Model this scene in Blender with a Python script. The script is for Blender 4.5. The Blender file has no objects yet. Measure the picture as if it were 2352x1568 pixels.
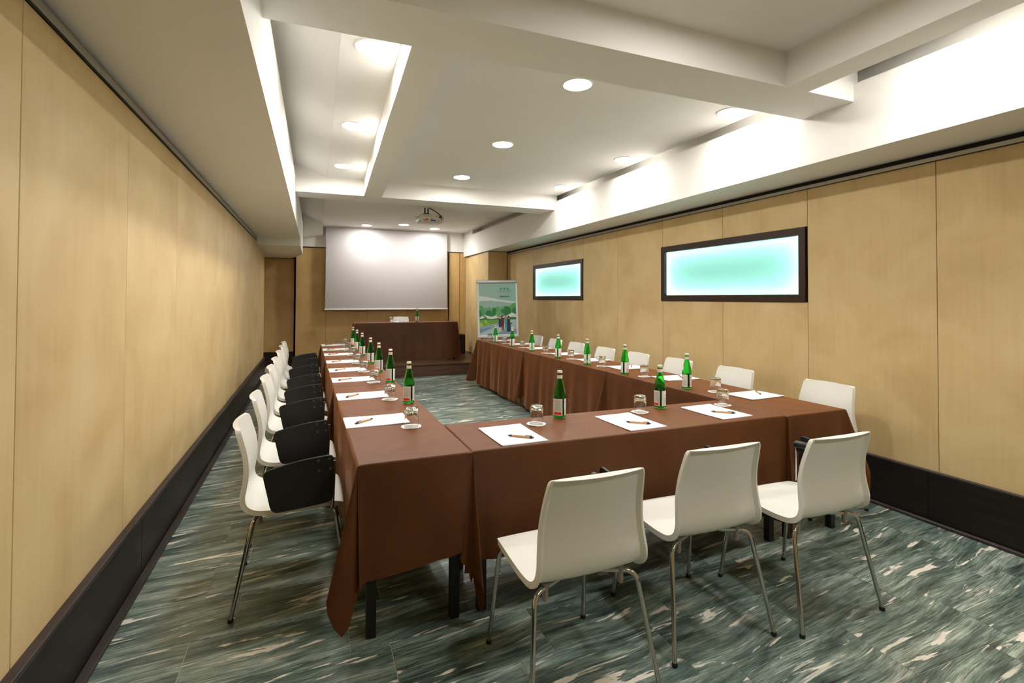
import bpy, math, random
from mathutils import Vector, Matrix
random.seed(7)
scene = bpy.context.scene
COL = scene.collection

# ------------------------------------------------------------------ camera, world, exposure
F_PX, YAW, PITCH, ROLL, CY, CAM_H = 1156.94, 0.379080, 0.0171217, 0.0033235, 665.36, 1.42
cam_data = bpy.data.cameras.new('camera')
cam_data.sensor_fit = 'HORIZONTAL'; cam_data.sensor_width = 36.0
cam_data.lens = F_PX / 2352 * 36.0
cam_data.shift_y = -(784 - CY) / 2352
cam_data.clip_start = 0.05
cam = bpy.data.objects.new('camera', cam_data); COL.objects.link(cam)
_f = Vector((math.sin(YAW) * math.cos(PITCH), math.cos(YAW) * math.cos(PITCH), math.sin(PITCH)))
_r = Vector((math.cos(YAW), -math.sin(YAW), 0)); _u = _r.cross(_f)
_r2 = _r * math.cos(ROLL) + _u * math.sin(ROLL); _u2 = _u * math.cos(ROLL) - _r * math.sin(ROLL)
cam.matrix_world = Matrix(((_r2.x, _u2.x, -_f.x, 0), (_r2.y, _u2.y, -_f.y, 0), (_r2.z, _u2.z, -_f.z, CAM_H), (0, 0, 0, 1)))
scene.camera = cam
world = bpy.data.worlds.new('world'); scene.world = world; world.use_nodes = True
world.node_tree.nodes['Background'].inputs[0].default_value = (0.9, 0.95, 1, 1)
world.node_tree.nodes['Background'].inputs[1].default_value = 0.02
vs = scene.view_settings
vs.view_transform = 'Standard'; vs.look = 'None'; vs.gamma = 1.0; vs.use_curve_mapping = False
vs.exposure = 0.46
cy = scene.cycles
cy.use_adaptive_sampling = True; cy.adaptive_threshold = 0.03
cy.max_bounces = 8; cy.diffuse_bounces = 4; cy.glossy_bounces = 3; cy.transmission_bounces = 8; cy.transparent_max_bounces = 4
cy.caustics_reflective = False; cy.caustics_refractive = True
LAMP_POWER = 150.0            # radiance of the ceiling lamp diffusers
LAMP_COLOUR = (1.0, 0.972, 0.935)
WINDOW_POWER = 11.0

# ------------------------------------------------------------------ material helpers
def srgb(r, g, b):
    f = lambda c: (c / 255 / 12.92) if c / 255 <= 0.04045 else ((c / 255 + 0.055) / 1.055) ** 2.4
    return (f(r), f(g), f(b), 1.0)

def new_mat(name):
    m = bpy.data.materials.new(name); m.use_nodes = True
    nt = m.node_tree
    return m, nt, nt.nodes['Principled BSDF'], nt.nodes, nt.links

def plain(name, col, rough=0.5, metal=0.0, spec=0.5, noise=0.0, nscale=8.0, bump=0.0, bscale=60.0, coat=0.0):
    m, nt, b, N, L = new_mat(name)
    b.inputs['Base Color'].default_value = col
    b.inputs['Roughness'].default_value = rough
    b.inputs['Metallic'].default_value = metal
    b.inputs['Specular IOR Level'].default_value = spec
    if coat: b.inputs['Coat Weight'].default_value = coat; b.inputs['Coat Roughness'].default_value = 0.15
    tc = N.new('ShaderNodeTexCoord')
    if noise:
        n = N.new('ShaderNodeTexNoise'); n.inputs['Scale'].default_value = nscale; n.inputs['Detail'].default_value = 4
        mx = N.new('ShaderNodeMix'); mx.data_type = 'RGBA'
        mx.inputs[6].default_value = tuple(c * (1 - noise) for c in col[:3]) + (1,)
        mx.inputs[7].default_value = tuple(min(1, c * (1 + noise)) for c in col[:3]) + (1,)
        L.new(tc.outputs['Object'], n.inputs['Vector']); L.new(n.outputs['Fac'], mx.inputs[0]); L.new(mx.outputs[2], b.inputs['Base Color'])
    if bump:
        n2 = N.new('ShaderNodeTexNoise'); n2.inputs['Scale'].default_value = bscale; n2.inputs['Detail'].default_value = 3
        bp = N.new('ShaderNodeBump'); bp.inputs['Strength'].default_value = bump; bp.inputs['Distance'].default_value = 0.01
        L.new(tc.outputs['Object'], n2.inputs['Vector']); L.new(n2.outputs['Fac'], bp.inputs['Height']); L.new(bp.outputs['Normal'], b.inputs['Normal'])
    return m

def ramp(N, stops):
    r = N.new('ShaderNodeValToRGB'); e = r.color_ramp.elements
    while len(e) < len(stops): e.new(0.5)
    for k, (p, c) in enumerate(stops): e[k].position = p; e[k].color = c
    return r

def mat_emit(name, col, strength):
    m, nt, b, N, L = new_mat(name)
    b.inputs['Base Color'].default_value = (0.9, 0.9, 0.9, 1)
    b.inputs['Emission Color'].default_value = tuple(col) + (1,)
    b.inputs['Emission Strength'].default_value = strength
    return m

def mat_wood_panel(name, c1, c2, c3):
    """pale veneer: vertical grain plus soft blotches, every board with its own offset"""
    m, nt, b, N, L = new_mat(name)
    tc = N.new('ShaderNodeTexCoord'); oi = N.new('ShaderNodeObjectInfo')
    add = N.new('ShaderNodeVectorMath'); add.operation = 'ADD'
    sc = N.new('ShaderNodeVectorMath'); sc.operation = 'SCALE'; sc.inputs['Scale'].default_value = 31.0
    cmb = N.new('ShaderNodeCombineXYZ')
    for k in range(3): L.new(oi.outputs['Random'], cmb.inputs[k])
    L.new(cmb.outputs[0], sc.inputs[0]); L.new(tc.outputs['Object'], add.inputs[0]); L.new(sc.outputs[0], add.inputs[1])
    mp = N.new('ShaderNodeMapping'); mp.inputs['Scale'].default_value = (16, 16, 0.8)
    n1 = N.new('ShaderNodeTexNoise'); n1.inputs['Scale'].default_value = 3.0; n1.inputs['Detail'].default_value = 4
    n2 = N.new('ShaderNodeTexNoise'); n2.inputs['Scale'].default_value = 2.2; n2.inputs['Detail'].default_value = 3.5; n2.inputs['Distortion'].default_value = 0.6
    L.new(add.outputs[0], mp.inputs['Vector']); L.new(mp.outputs[0], n1.inputs['Vector']); L.new(add.outputs[0], n2.inputs['Vector'])
    mx = N.new('ShaderNodeMath'); mx.operation = 'MULTIPLY_ADD'; mx.inputs[1].default_value = 0.2
    m2 = N.new('ShaderNodeMath'); m2.operation = 'MULTIPLY'; m2.inputs[1].default_value = 0.8
    L.new(n2.outputs['Fac'], m2.inputs[0]); L.new(n1.outputs['Fac'], mx.inputs[0]); L.new(m2.outputs[0], mx.inputs[2])
    r = ramp(N, [(0.3, c1), (0.5, c2), (0.72, c3)])
    L.new(mx.outputs[0], r.inputs[0]); L.new(r.outputs[0], b.inputs['Base Color'])
    b.inputs['Roughness'].default_value = 0.5; b.inputs['Specular IOR Level'].default_value = 0.3
    return m

def mat_marble():
    m, nt, b, N, L = new_mat('green_marble')
    tc = N.new('ShaderNodeTexCoord'); oi = N.new('ShaderNodeObjectInfo')
    cmb = N.new('ShaderNodeCombineXYZ')
    ml = N.new('ShaderNodeMath'); ml.operation = 'MULTIPLY'; ml.inputs[1].default_value = 57.0
    L.new(oi.outputs['Random'], ml.inputs[0]); L.new(ml.outputs[0], cmb.inputs[2]); L.new(ml.outputs[0], cmb.inputs[0])
    add = N.new('ShaderNodeVectorMath'); add.operation = 'ADD'
    L.new(tc.outputs['Object'], add.inputs[0]); L.new(cmb.outputs[0], add.inputs[1])
    def noise(vec, scale, detail, rough, dist=0.0):
        n = N.new('ShaderNodeTexNoise'); n.inputs['Scale'].default_value = scale; n.inputs['Detail'].default_value = detail
        n.inputs['Roughness'].default_value = rough; n.inputs['Distortion'].default_value = dist; L.new(vec, n.inputs['Vector']); return n
    # slow sideways drift of the bedding: only the across-vein coordinate is bent
    w = noise(add.outputs[0], 1.1, 1.5, 0.45)
    wc = N.new('ShaderNodeMath'); wc.operation = 'MULTIPLY_ADD'; wc.inputs[1].default_value = 0.20; wc.inputs[2].default_value = -0.10
    L.new(w.outputs['Fac'], wc.inputs[0])
    wv = N.new('ShaderNodeCombineXYZ'); L.new(wc.outputs[0], wv.inputs[1])
    rot = N.new('ShaderNodeMapping'); rot.vector_type = 'POINT'; rot.inputs['Rotation'].default_value = (0, 0, math.radians(-7))
    L.new(add.outputs[0], rot.inputs['Vector'])
    a2 = N.new('ShaderNodeVectorMath'); a2.operation = 'ADD'; L.new(rot.outputs[0], a2.inputs[0]); L.new(wv.outputs[0], a2.inputs[1])
    def stretch(sx, sy, loc=(0, 0, 0)):
        q = N.new('ShaderNodeMapping'); q.inputs['Scale'].default_value = (sx, sy, 1.0); q.inputs['Location'].default_value = loc; L.new(a2.outputs[0], q.inputs['Vector']); return q.outputs[0]
    n1 = noise(stretch(0.9, 7.5), 2.4, 7, 0.64, 0.12)
    r1 = ramp(N, [(0.30, srgb(50, 62, 59)), (0.44, srgb(97, 116, 109)), (0.56, srgb(133, 150, 141)), (0.70, srgb(188, 196, 185))])
    L.new(n1.outputs['Fac'], r1.inputs[0])
    n2 = noise(stretch(2.6, 80.0, (4, 1, 0)), 2.6, 5, 0.74, 0.0)
    r2 = ramp(N, [(0.38, (0.30, 0.30, 0.30, 1)), (0.48, (0.88, 0.88, 0.88, 1)), (0.64, (1.4, 1.38, 1.3, 1))])
    L.new(n2.outputs['Fac'], r2.inputs[0])
    mul = N.new('ShaderNodeMix'); mul.data_type = 'RGBA'; mul.blend_type = 'MULTIPLY'; mul.inputs[0].default_value = 0.9
    L.new(r1.outputs[0], mul.inputs[6]); L.new(r2.outputs[0], mul.inputs[7])
    # thin dark flow lines that follow the bedding
    n5 = noise(stretch(0.8, 15.0, (1.5, 7.7, 0)), 2.2, 5, 0.6, 0.2)
    k1 = N.new('ShaderNodeMath'); k1.operation = 'MULTIPLY'; k1.inputs[1].default_value = 17.0; L.new(n5.outputs['Fac'], k1.inputs[0])
    k2 = N.new('ShaderNodeMath'); k2.operation = 'PINGPONG'; k2.inputs[1].default_value = 1.0; L.new(k1.outputs[0], k2.inputs[0])
    r5 = ramp(N, [(0.0, (0.34, 0.34, 0.34, 1)), (0.16, (0.85, 0.85, 0.85, 1)), (0.6, (1, 1, 1, 1)), (0.93, (1.08, 1.08, 1.06, 1)), (1.0, (1.45, 1.43, 1.36, 1))])
    L.new(k2.outputs[0], r5.inputs[0])
    mul2 = N.new('ShaderNodeMix'); mul2.data_type = 'RGBA'; mul2.blend_type = 'MULTIPLY'; mul2.inputs[0].default_value = 0.8
    L.new(mul.outputs[2], mul2.inputs[6]); L.new(r5.outputs[0], mul2.inputs[7]); mul = mul2
    # white calcite lenses: broad ones and thin ones, with ragged edges
    prev = mul.outputs[2]
    for sx, sy, sc_, t0, t1, loc, col in ((1.15, 8.0, 2.2, 0.612, 0.636, (3.7, 9.1, 2.0), srgb(232, 225, 212)), (1.5, 24.0, 2.0, 0.628, 0.68, (8.2, 2.3, 5.0), srgb(214, 211, 199))):
        n3 = noise(stretch(sx, sy, loc), sc_, 6, 0.55, 0.3)
        r3 = ramp(N, [(t0, (0, 0, 0, 1)), (t1, (1, 1, 1, 1))]); L.new(n3.outputs['Fac'], r3.inputs[0])
        mx = N.new('ShaderNodeMix'); mx.data_type = 'RGBA'; mx.inputs[7].default_value = col
        L.new(r3.outputs[0], mx.inputs[0]); L.new(prev, mx.inputs[6]); prev = mx.outputs[2]
    L.new(prev, b.inputs['Base Color'])
    b.inputs['Roughness'].default_value = 0.28; b.inputs['Specular IOR Level'].default_value = 0.4
    return m

def mat_cloth():
    m, nt, b, N, L = new_mat('brown_cloth')
    tc = N.new('ShaderNodeTexCoord')
    n = N.new('ShaderNodeTexNoise'); n.inputs['Scale'].default_value = 420; n.inputs['Detail'].default_value = 2
    n2 = N.new('ShaderNodeTexNoise'); n2.inputs['Scale'].default_value = 3; n2.inputs['Detail'].default_value = 4
    L.new(tc.outputs['Object'], n.inputs['Vector']); L.new(tc.outputs['Object'], n2.inputs['Vector'])
    a = N.new('ShaderNodeMath'); a.operation = 'MULTIPLY_ADD'; a.inputs[1].default_value = 0.5
    h = N.new('ShaderNodeMath'); h.operation = 'MULTIPLY'; h.inputs[1].default_value = 0.5
    L.new(n.outputs['Fac'], h.inputs[0]); L.new(n2.outputs['Fac'], a.inputs[0]); L.new(h.outputs[0], a.inputs[2])
    r = ramp(N, [(0.3, srgb(74, 41, 18)), (0.7, srgb(98, 57, 28))])
    L.new(a.outputs[0], r.inputs[0]); L.new(r.outputs[0], b.inputs['Base Color'])
    b.inputs['Roughness'].default_value = 0.5; b.inputs['Specular IOR Level'].default_value = 0.22
    b.inputs['Sheen Weight'].default_value = 0.75; b.inputs['Sheen Roughness'].default_value = 0.38
    b.inputs['Sheen Tint'].default_value = srgb(206, 138, 92)
    bp = N.new('ShaderNodeBump'); bp.inputs['Strength'].default_value = 0.10; bp.inputs['Distance'].default_value = 0.002
    L.new(n.outputs['Fac'], bp.inputs['Height'])
    mpw = N.new('ShaderNodeMapping'); mpw.inputs['Scale'].default_value = (1.0, 1.0, 0.35); L.new(tc.outputs['Object'], mpw.inputs['Vector'])
    nw = N.new('ShaderNodeTexNoise'); nw.inputs['Scale'].default_value = 3.2; nw.inputs['Detail'].default_value = 1.5; nw.inputs['Distortion'].default_value = 0.2
    L.new(mpw.outputs[0], nw.inputs['Vector'])
    bw = N.new('ShaderNodeBump'); bw.inputs['Strength'].default_value = 0.35; bw.inputs['Distance'].default_value = 0.05
    L.new(nw.outputs['Fac'], bw.inputs['Height']); L.new(bp.outputs['Normal'], bw.inputs['Normal']); L.new(bw.outputs['Normal'], b.inputs['Normal'])
    return m

def mat_dark_wood(name, c1, c2, rough=0.4, axis=(1.2, 22, 22)):
    m, nt, b, N, L = new_mat(name)
    tc = N.new('ShaderNodeTexCoord'); mp = N.new('ShaderNodeMapping'); mp.inputs['Scale'].default_value = axis
    n = N.new('ShaderNodeTexNoise'); n.inputs['Scale'].default_value = 3; n.inputs['Detail'].default_value = 6
    L.new(tc.outputs['Object'], mp.inputs['Vector']); L.new(mp.outputs[0], n.inputs['Vector'])
    r = ramp(N, [(0.3, c1), (0.7, c2)])
    L.new(n.outputs['Fac'], r.inputs[0]); L.new(r.outputs[0], b.inputs['Base Color'])
    b.inputs['Roughness'].default_value = rough; b.inputs['Specular IOR Level'].default_value = 0.35
    return m

def mat_glass(name, col, rough=0.0, ior=1.45):
    m, nt, b, N, L = new_mat(name)
    b.inputs['Base Color'].default_value = col
    b.inputs['Transmission Weight'].default_value = 1.0
    b.inputs['Roughness'].default_value = rough
    b.inputs['IOR'].default_value = ior
    return m

def mat_label(name, red_block):
    """printed bottle label: grey lines of type, a red mark or a red block (flat print on its own UV map)"""
    m, nt, b, N, L = new_mat(name)
    uv = N.new('ShaderNodeUVMap'); uv.uv_map = 'UVMap'
    sep = N.new('ShaderNodeSeparateXYZ'); L.new(uv.outputs[0], sep.inputs[0])
    U, V = sep.outputs[0], sep.outputs[1]
    def mth(op, a, c=None):
        n = N.new('ShaderNodeMath'); n.operation = op
        for k, x in enumerate((a, c)):
            if x is None: continue
            if isinstance(x, (int, float)): n.inputs[k].default_value = x
            else: L.new(x, n.inputs[k])
        return n.outputs[0]
    def box(u0, u1, v0, v1):
        return mth('MULTIPLY', mth('MULTIPLY', mth('GREATER_THAN', U, u0), mth('LESS_THAN', U, u1)), mth('MULTIPLY', mth('GREATER_THAN', V, v0), mth('LESS_THAN', V, v1)))
    nz = N.new('ShaderNodeTexNoise'); nz.inputs['Scale'].default_value = 40; L.new(uv.outputs[0], nz.inputs['Vector'])
    lines = mth('MULTIPLY', mth('LESS_THAN', mth('FRACT', mth('MULTIPLY', V, 17)), 0.45), mth('GREATER_THAN', nz.outputs['Fac'], 0.42))
    mx = N.new('ShaderNodeMix'); mx.data_type = 'RGBA'; mx.inputs[6].default_value = srgb(232, 228, 222); mx.inputs[7].default_value = srgb(160, 158, 156)
    if red_block: L.new(mth('MULTIPLY', lines, box(0.42, 0.95, 0.26, 0.94)), mx.inputs[0])
    else: L.new(mth('MULTIPLY', lines, box(0.12, 0.9, 0.08, 0.55)), mx.inputs[0])
    m2 = N.new('ShaderNodeMix'); m2.data_type = 'RGBA'; m2.inputs[7].default_value = srgb(236, 62, 28)
    if red_block: L.new(mth('MAXIMUM', box(0.42, 0.93, 0.04, 0.2), box(0.2, 0.27, 0.05, 0.38)), m2.inputs[0])
    else: L.new(mth('MAXIMUM', box(0.44, 0.5, 0.78, 0.92), box(0.28, 0.68, 0.66, 0.74)), m2.inputs[0])
    L.new(mx.outputs[2], m2.inputs[6]); L.new(m2.outputs[2], b.inputs['Base Color'])
    b.inputs['Roughness'].default_value = 0.45
    return m

def mat_translucent(name, col):
    m = bpy.data.materials.new(name); m.use_nodes = True; nt = m.node_tree; N, L = nt.nodes, nt.links
    N.remove(N['Principled BSDF'])
    t = N.new('ShaderNodeBsdfTranslucent'); t.inputs[0].default_value = col
    d = N.new('ShaderNodeBsdfDiffuse'); d.inputs[0].default_value = tuple(c * 0.5 for c in col[:3]) + (1,)
    g = N.new('ShaderNodeBsdfGlossy'); g.inputs['Roughness'].default_value = 0.25
    m1 = N.new('ShaderNodeMixShader'); m1.inputs[0].default_value = 0.2
    m2 = N.new('ShaderNodeMixShader'); m2.inputs[0].default_value = 0.04
    L.new(t.outputs[0], m1.inputs[1]); L.new(d.outputs[0], m1.inputs[2]); L.new(m1.outputs[0], m2.inputs[1]); L.new(g.outputs[0], m2.inputs[2])
    L.new(m2.outputs[0], N['Material Output'].inputs[0])
    return m

M = {}
M['wall'] = mat_wood_panel('pale_veneer', srgb(200, 171, 120), srgb(213, 186, 136), srgb(222, 198, 150))
M['wall_back'] = mat_wood_panel('honey_veneer', srgb(190, 156, 102), srgb(204, 170, 114), srgb(214, 182, 128))
M['backing'] = plain('dark_backing', srgb(28, 22, 18), 0.8)
M['plaster'] = plain('white_plaster', srgb(238, 236, 231), 0.75, spec=0.25, noise=0.02, nscale=3)
M['baseboard'] = mat_dark_wood('black_brown_skirting', srgb(22, 17, 15), srgb(36, 28, 25), 0.42, (6, 1.0, 18))
M['ledge'] = mat_dark_wood('skirting_ledge', srgb(48, 40, 38), srgb(68, 58, 54), 0.5, (6, 1.0, 18))
M['rail'] = plain('aluminium_rail', srgb(168, 164, 152), 0.45, 0.6)
M['rail_dark'] = plain('rail_groove', srgb(20, 18, 16), 0.6)
M['grout'] = plain('pale_grout', srgb(196, 190, 172), 0.8, noise=0.1, nscale=30)
M['marble'] = mat_marble()
M['cloth'] = mat_cloth()
M['table_wood'] = plain('black_table', srgb(16, 15, 15), 0.45, noise=0.2, nscale=20)
M['shell'] = plain('ivory_plastic', srgb(228, 226, 216), 0.38, spec=0.45, noise=0.01, nscale=5)
M['chrome'] = plain('chrome', srgb(190, 188, 184), 0.12, 1.0)
M['black_plastic'] = plain('black_plastic', srgb(16, 16, 16), 0.42, noise=0.1, nscale=30)
M['tablet'] = plain('black_tablet', srgb(17, 17, 17), 0.5, noise=0.1, nscale=200)
M['screw'] = plain('grey_screw', srgb(72, 72, 74), 0.5)
M['bumper'] = plain('clear_grey_bumper', srgb(150, 140, 130), 0.3)
M['green_glass'] = mat_glass('green_glass', srgb(118, 234, 128), 0.02, 1.33)
M['clear_glass'] = mat_glass('clear_glass', (0.98, 0.99, 0.985, 1), 0.0, 1.45)
M['cap'] = plain('pale_cap', srgb(226, 216, 206), 0.35)
M['label_back'] = mat_label('bottle_label_text', True)
M['label_front'] = mat_label('bottle_label_emblem', False)
M['label_plain'] = plain('label_paper', srgb(232, 222, 216), 0.5)
M['label_red'] = plain('label_red', srgb(238, 92, 52), 0.5)
M['paper'] = plain('white_paper', srgb(240, 240, 242), 0.6)
M['coaster'] = plain('coaster_paper', srgb(242, 240, 236), 0.8)
M['ink'] = plain('grey_ink', srgb(60, 70, 78), 0.7)
M['kraft'] = plain('kraft_barrel', srgb(196, 150, 104), 0.6, noise=0.08, nscale=80)
M['black_gloss'] = plain('pen_black', srgb(28, 26, 26), 0.35)
M['lamp'] = mat_emit('lamp_diffuser', LAMP_COLOUR, LAMP_POWER)
M['lamp_off'] = plain('lamp_diffuser_off', srgb(226, 222, 214), 0.4)
M['lamp_ring'] = plain('lamp_trim', srgb(238, 236, 230), 0.45)
M['window_frame'] = mat_dark_wood('dark_window_frame', srgb(46, 30, 24), srgb(64, 44, 36), 0.42)
M['pane'] = mat_translucent('frosted_teal_glass', srgb(212, 244, 236))
M['tube'] = mat_emit('light_box_tube', (0.9, 1.0, 0.97), WINDOW_POWER)
M['box_white'] = plain('light_box_lining', srgb(228, 238, 240), 0.8)
M['screen'] = plain('screen_fabric', srgb(190, 186, 186), 0.85, spec=0.1, noise=0.02, nscale=200)
M['screen_bar'] = plain('screen_bar', srgb(232, 230, 226), 0.4)
M['stage'] = mat_dark_wood('stage_veneer', srgb(60, 36, 24), srgb(92, 60, 44), 0.35, (1.0, 14, 14))
M['stage_riser'] = mat_dark_wood('stage_riser_veneer', srgb(72, 48, 36), srgb(108, 78, 60), 0.4, (1.0, 30, 30))
M['speaker'] = mat_dark_wood('black_wood_box', srgb(24, 18, 16), srgb(40, 30, 26), 0.4)
M['projector'] = plain('projector_shell', srgb(222, 214, 202), 0.4)
M['port_blue'] = plain('port_blue', srgb(36, 92, 168), 0.4)
M['port_orange'] = plain('port_orange', srgb(226, 98, 44), 0.4)
M['silver'] = plain('anodised_silver', srgb(160, 160, 158), 0.36, 0.7)
M['white_frame'] = plain('white_frame', srgb(226, 226, 222), 0.3)

# ------------------------------------------------------------------ mesh helpers
class MB:
    def __init__(s): s.v = []; s.f = []; s.uv = None
    def add(s, vs_, fs):
        o = len(s.v); s.v += [tuple(p) for p in vs_]; s.f += [tuple(i + o for i in f) for f in fs]; return s
    def box(s, x0, x1, y0, y1, z0, z1):
        return s.add([(x0, y0, z0), (x1, y0, z0), (x1, y1, z0), (x0, y1, z0), (x0, y0, z1), (x1, y0, z1), (x1, y1, z1), (x0, y1, z1)],
                     [(0, 3, 2, 1), (4, 5, 6, 7), (0, 1, 5, 4), (1, 2, 6, 5), (2, 3, 7, 6), (3, 0, 4, 7)])
    def bevel_box(s, x0, x1, y0, y1, z0, z1, b):
        """box with chamfered edges on all sides"""
        P = []
        for z, i in ((z0, b), (z0 + b, 0), (z1 - b, 0), (z1, b)):
            a0, a1, c0, c1 = x0 + i, x1 - i, y0 + i, y1 - i
            k = b if i == 0 else b * 0.5
            P += [(a0 + k, c0, z), (a1 - k, c0, z), (a1, c0 + k, z), (a1, c1 - k, z), (a1 - k, c1, z), (a0 + k, c1, z), (a0, c1 - k, z), (a0, c0 + k, z)]
        F = [tuple(reversed(range(8))), tuple(range(24, 32))]
        for r in range(3):
            for k in range(8):
                F.append((r * 8 + k, r * 8 + (k + 1) % 8, (r + 1) * 8 + (k + 1) % 8, (r + 1) * 8 + k))
        return s.add(P, F)
    def prism(s, a, c):
        """loft between two equal-length polygons of 3D points, capped"""
        n = len(a)
        F = [tuple(reversed(range(n))), tuple(range(n, 2 * n))] + [(k, (k + 1) % n, n + (k + 1) % n, n + k) for k in range(n)]
        return s.add(list(a) + list(c), F)
    def lathe(s, prof, seg=24, cx=0, cy=0, cap0=True, cap1=True):
        P = []; F = []; n = len(prof)
        for r, z in prof:
            for k in range(seg):
                a = 2 * math.pi * k / seg; P.append((cx + r * math.cos(a), cy + r * math.sin(a), z))
        for i in range(n - 1):
            for k in range(seg):
                F.append((i * seg + k, i * seg + (k + 1) % seg, (i + 1) * seg + (k + 1) % seg, (i + 1) * seg + k))
        if cap0: F.append(tuple(reversed(range(seg))))
        if cap1: F.append(tuple(range((n - 1) * seg, n * seg)))
        return s.add(P, F)
    def tube(s, pts, r, seg=10, cap=True):
        pts = [Vector(p) for p in pts]; P = []; F = []
        n = len(pts); up = None
        for i, p in enumerate(pts):
            d = (pts[min(i + 1, n - 1)] - pts[max(i - 1, 0)]).normalized()
            if up is None:
                up = Vector((0, 0, 1)) if abs(d.z) < 0.9 else Vector((1, 0, 0))
            a = (up - d * up.dot(d)).normalized(); up = a; b = d.cross(a)
            rr = r[i] if isinstance(r, (list, tuple)) else r
            for k in range(seg):
                t = 2 * math.pi * k / seg; P.append(p + (a * math.cos(t) + b * math.sin(t)) * rr)
        for i in range(n - 1):
            for k in range(seg):
                F.append((i * seg + k, i * seg + (k + 1) % seg, (i + 1) * seg + (k + 1) % seg, (i + 1) * seg + k))
        if cap: F += [tuple(reversed(range(seg))), tuple(range((n - 1) * seg, n * seg))]
        return s.add(P, F)
    def poly_plate(s, pts2, plane, d0, d1):
        """outline extruded from d0 to d1; plane maps (a, b, d) to 3D"""
        return s.prism([plane(a, c, d0) for a, c in pts2], [plane(a, c, d1) for a, c in pts2])
    def build(s, name, mat, parent=None, smooth=None, loc=None, mats=None, fmat=None):
        me = bpy.data.meshes.new(name); me.from_pydata([tuple(p) for p in s.v], [], s.f); me.validate(); me.update()
        for m in (mats or [mat]): me.materials.append(m)
        if fmat:
            for p, k in zip(me.polygons, fmat): p.material_index = k
        if smooth:
            for p in me.polygons: p.use_smooth = True
            me.set_sharp_from_angle(angle=math.radians(smooth))
        o = bpy.data.objects.new(name, me); COL.objects.link(o)
        if parent: o.parent = parent
        if loc: o.location = loc
        return o

def fix_normals(o):
    import bmesh
    bm = bmesh.new(); bm.from_mesh(o.data); bmesh.ops.recalc_face_normals(bm, faces=bm.faces); bm.to_mesh(o.data); bm.free(); return o

def fillet(pts, r, n=6):
    """round the inner corners of a polyline"""
    pts = [Vector(p) for p in pts]; out = [pts[0]]
    for i in range(1, len(pts) - 1):
        p = pts[i]; a = (pts[i - 1] - p); c = (pts[i + 1] - p)
        k = min(r, a.length * 0.45, c.length * 0.45)
        A = p + a.normalized() * k; C = p + c.normalized() * k
        for t in range(n + 1):
            u = t / n; out.append(A * (1 - u) ** 2 + p * 2 * u * (1 - u) + C * u * u)
    out.append(pts[-1]); return out

def empty(name, loc=(0, 0, 0), rz=0.0):
    o = bpy.data.objects.new(name, None); COL.objects.link(o); o.location = loc; o.rotation_euler = (0, 0, rz)
    o.empty_display_size = 0.1
    return o

def tag(o, label, cat, group=None):
    o['label'] = label; o['category'] = cat
    if group: o['group'] = group
    return o

def structure(o): o['kind'] = 'structure'; return o

def children_of(o): return [c for c in list(COL.objects) if c.parent == o]

def copy_tree(o, parent=None, kids=None):
    c = o.copy(); COL.objects.link(c); c.parent = parent
    for ch in kids[o.name]: copy_tree(ch, c, kids)
    return c

def kid_map(root):
    d = {}
    allo = list(COL.objects)
    def rec(o):
        d[o.name] = [c for c in allo if c.parent == o]
        for c in d[o.name]: rec(c)
    rec(root); return d

ORD = ['nearest', 'second', 'third', 'fourth', 'fifth', 'sixth', 'seventh', 'eighth', 'ninth']

# ================================================================== THE SETTING
XL, XR = -0.82, 3.70                 # faces of the side walls
Y_NEAR, Y_FAR = -2.3, 11.2
Z_CEIL, Z_BEAM = 2.91, 2.70
Z_SOFL, Z_SOFR = 2.38, 2.37

# ---- floor: grout bed plus every marble tile in reach of the camera
fb = MB(); fb.box(-1.6, 4.2, 0.60, 11.6, -0.06, -0.0025); fb.box(-1.6, 4.2, Y_NEAR - 0.2, 0.60, -0.06, 0.0)
floor = structure(fb.build('floor', None, mats=[M['grout'], M['marble']], fmat=[0] * 6 + [1] * 6))
TW, TH, Y0T = 0.612, 0.3046, 1.5310
tile_mesh = {}
def tile_mb(w, h):
    g, c, t = 0.0012, 0.0012, 0.012
    a, d = w / 2 - g, h / 2 - g
    m = MB()
    m.prism([(-a, -d, -t), (a, -d, -t), (a, d, -t), (-a, d, -t)], [(-a, -d, -c), (a, -d, -c), (a, d, -c), (-a, d, -c)])
    m.f.pop(1)
    o = len(m.v); m.v += [(-a + c, -d + c, 0), (a - c, -d + c, 0), (a - c, d - c, 0), (-a + c, d - c, 0)]
    m.f += [(4, 5, o + 1, o), (5, 6, o + 2, o + 1), (6, 7, o + 3, o + 2), (7, 4, o, o + 3), (o, o + 1, o + 2, o + 3)]
    return m
for k in range(-3, 25):
    y0, y1 = Y0T + k * TH, min(Y0T + (k + 1) * TH, 9.135)
    off = 0.160 if k % 2 == 0 else 0.315
    x = off - TW * 2
    while x < 3.69:
        a, c = max(x, -0.80), min(x + TW, 3.69)
        x += TW
        if c - a < 0.03: continue
        key = (round(c - a, 4), round(y1 - y0, 4))
        if key not in tile_mesh:
            o = tile_mb(*key).build('tile', M['marble'], floor); tile_mesh[key] = o.data
        else:
            o = bpy.data.objects.new('tile', tile_mesh[key]); COL.objects.link(o); o.parent = floor
        o.location = ((a + c) / 2, (y0 + y1) / 2, random.uniform(-0.0002, 0.0002))

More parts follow.
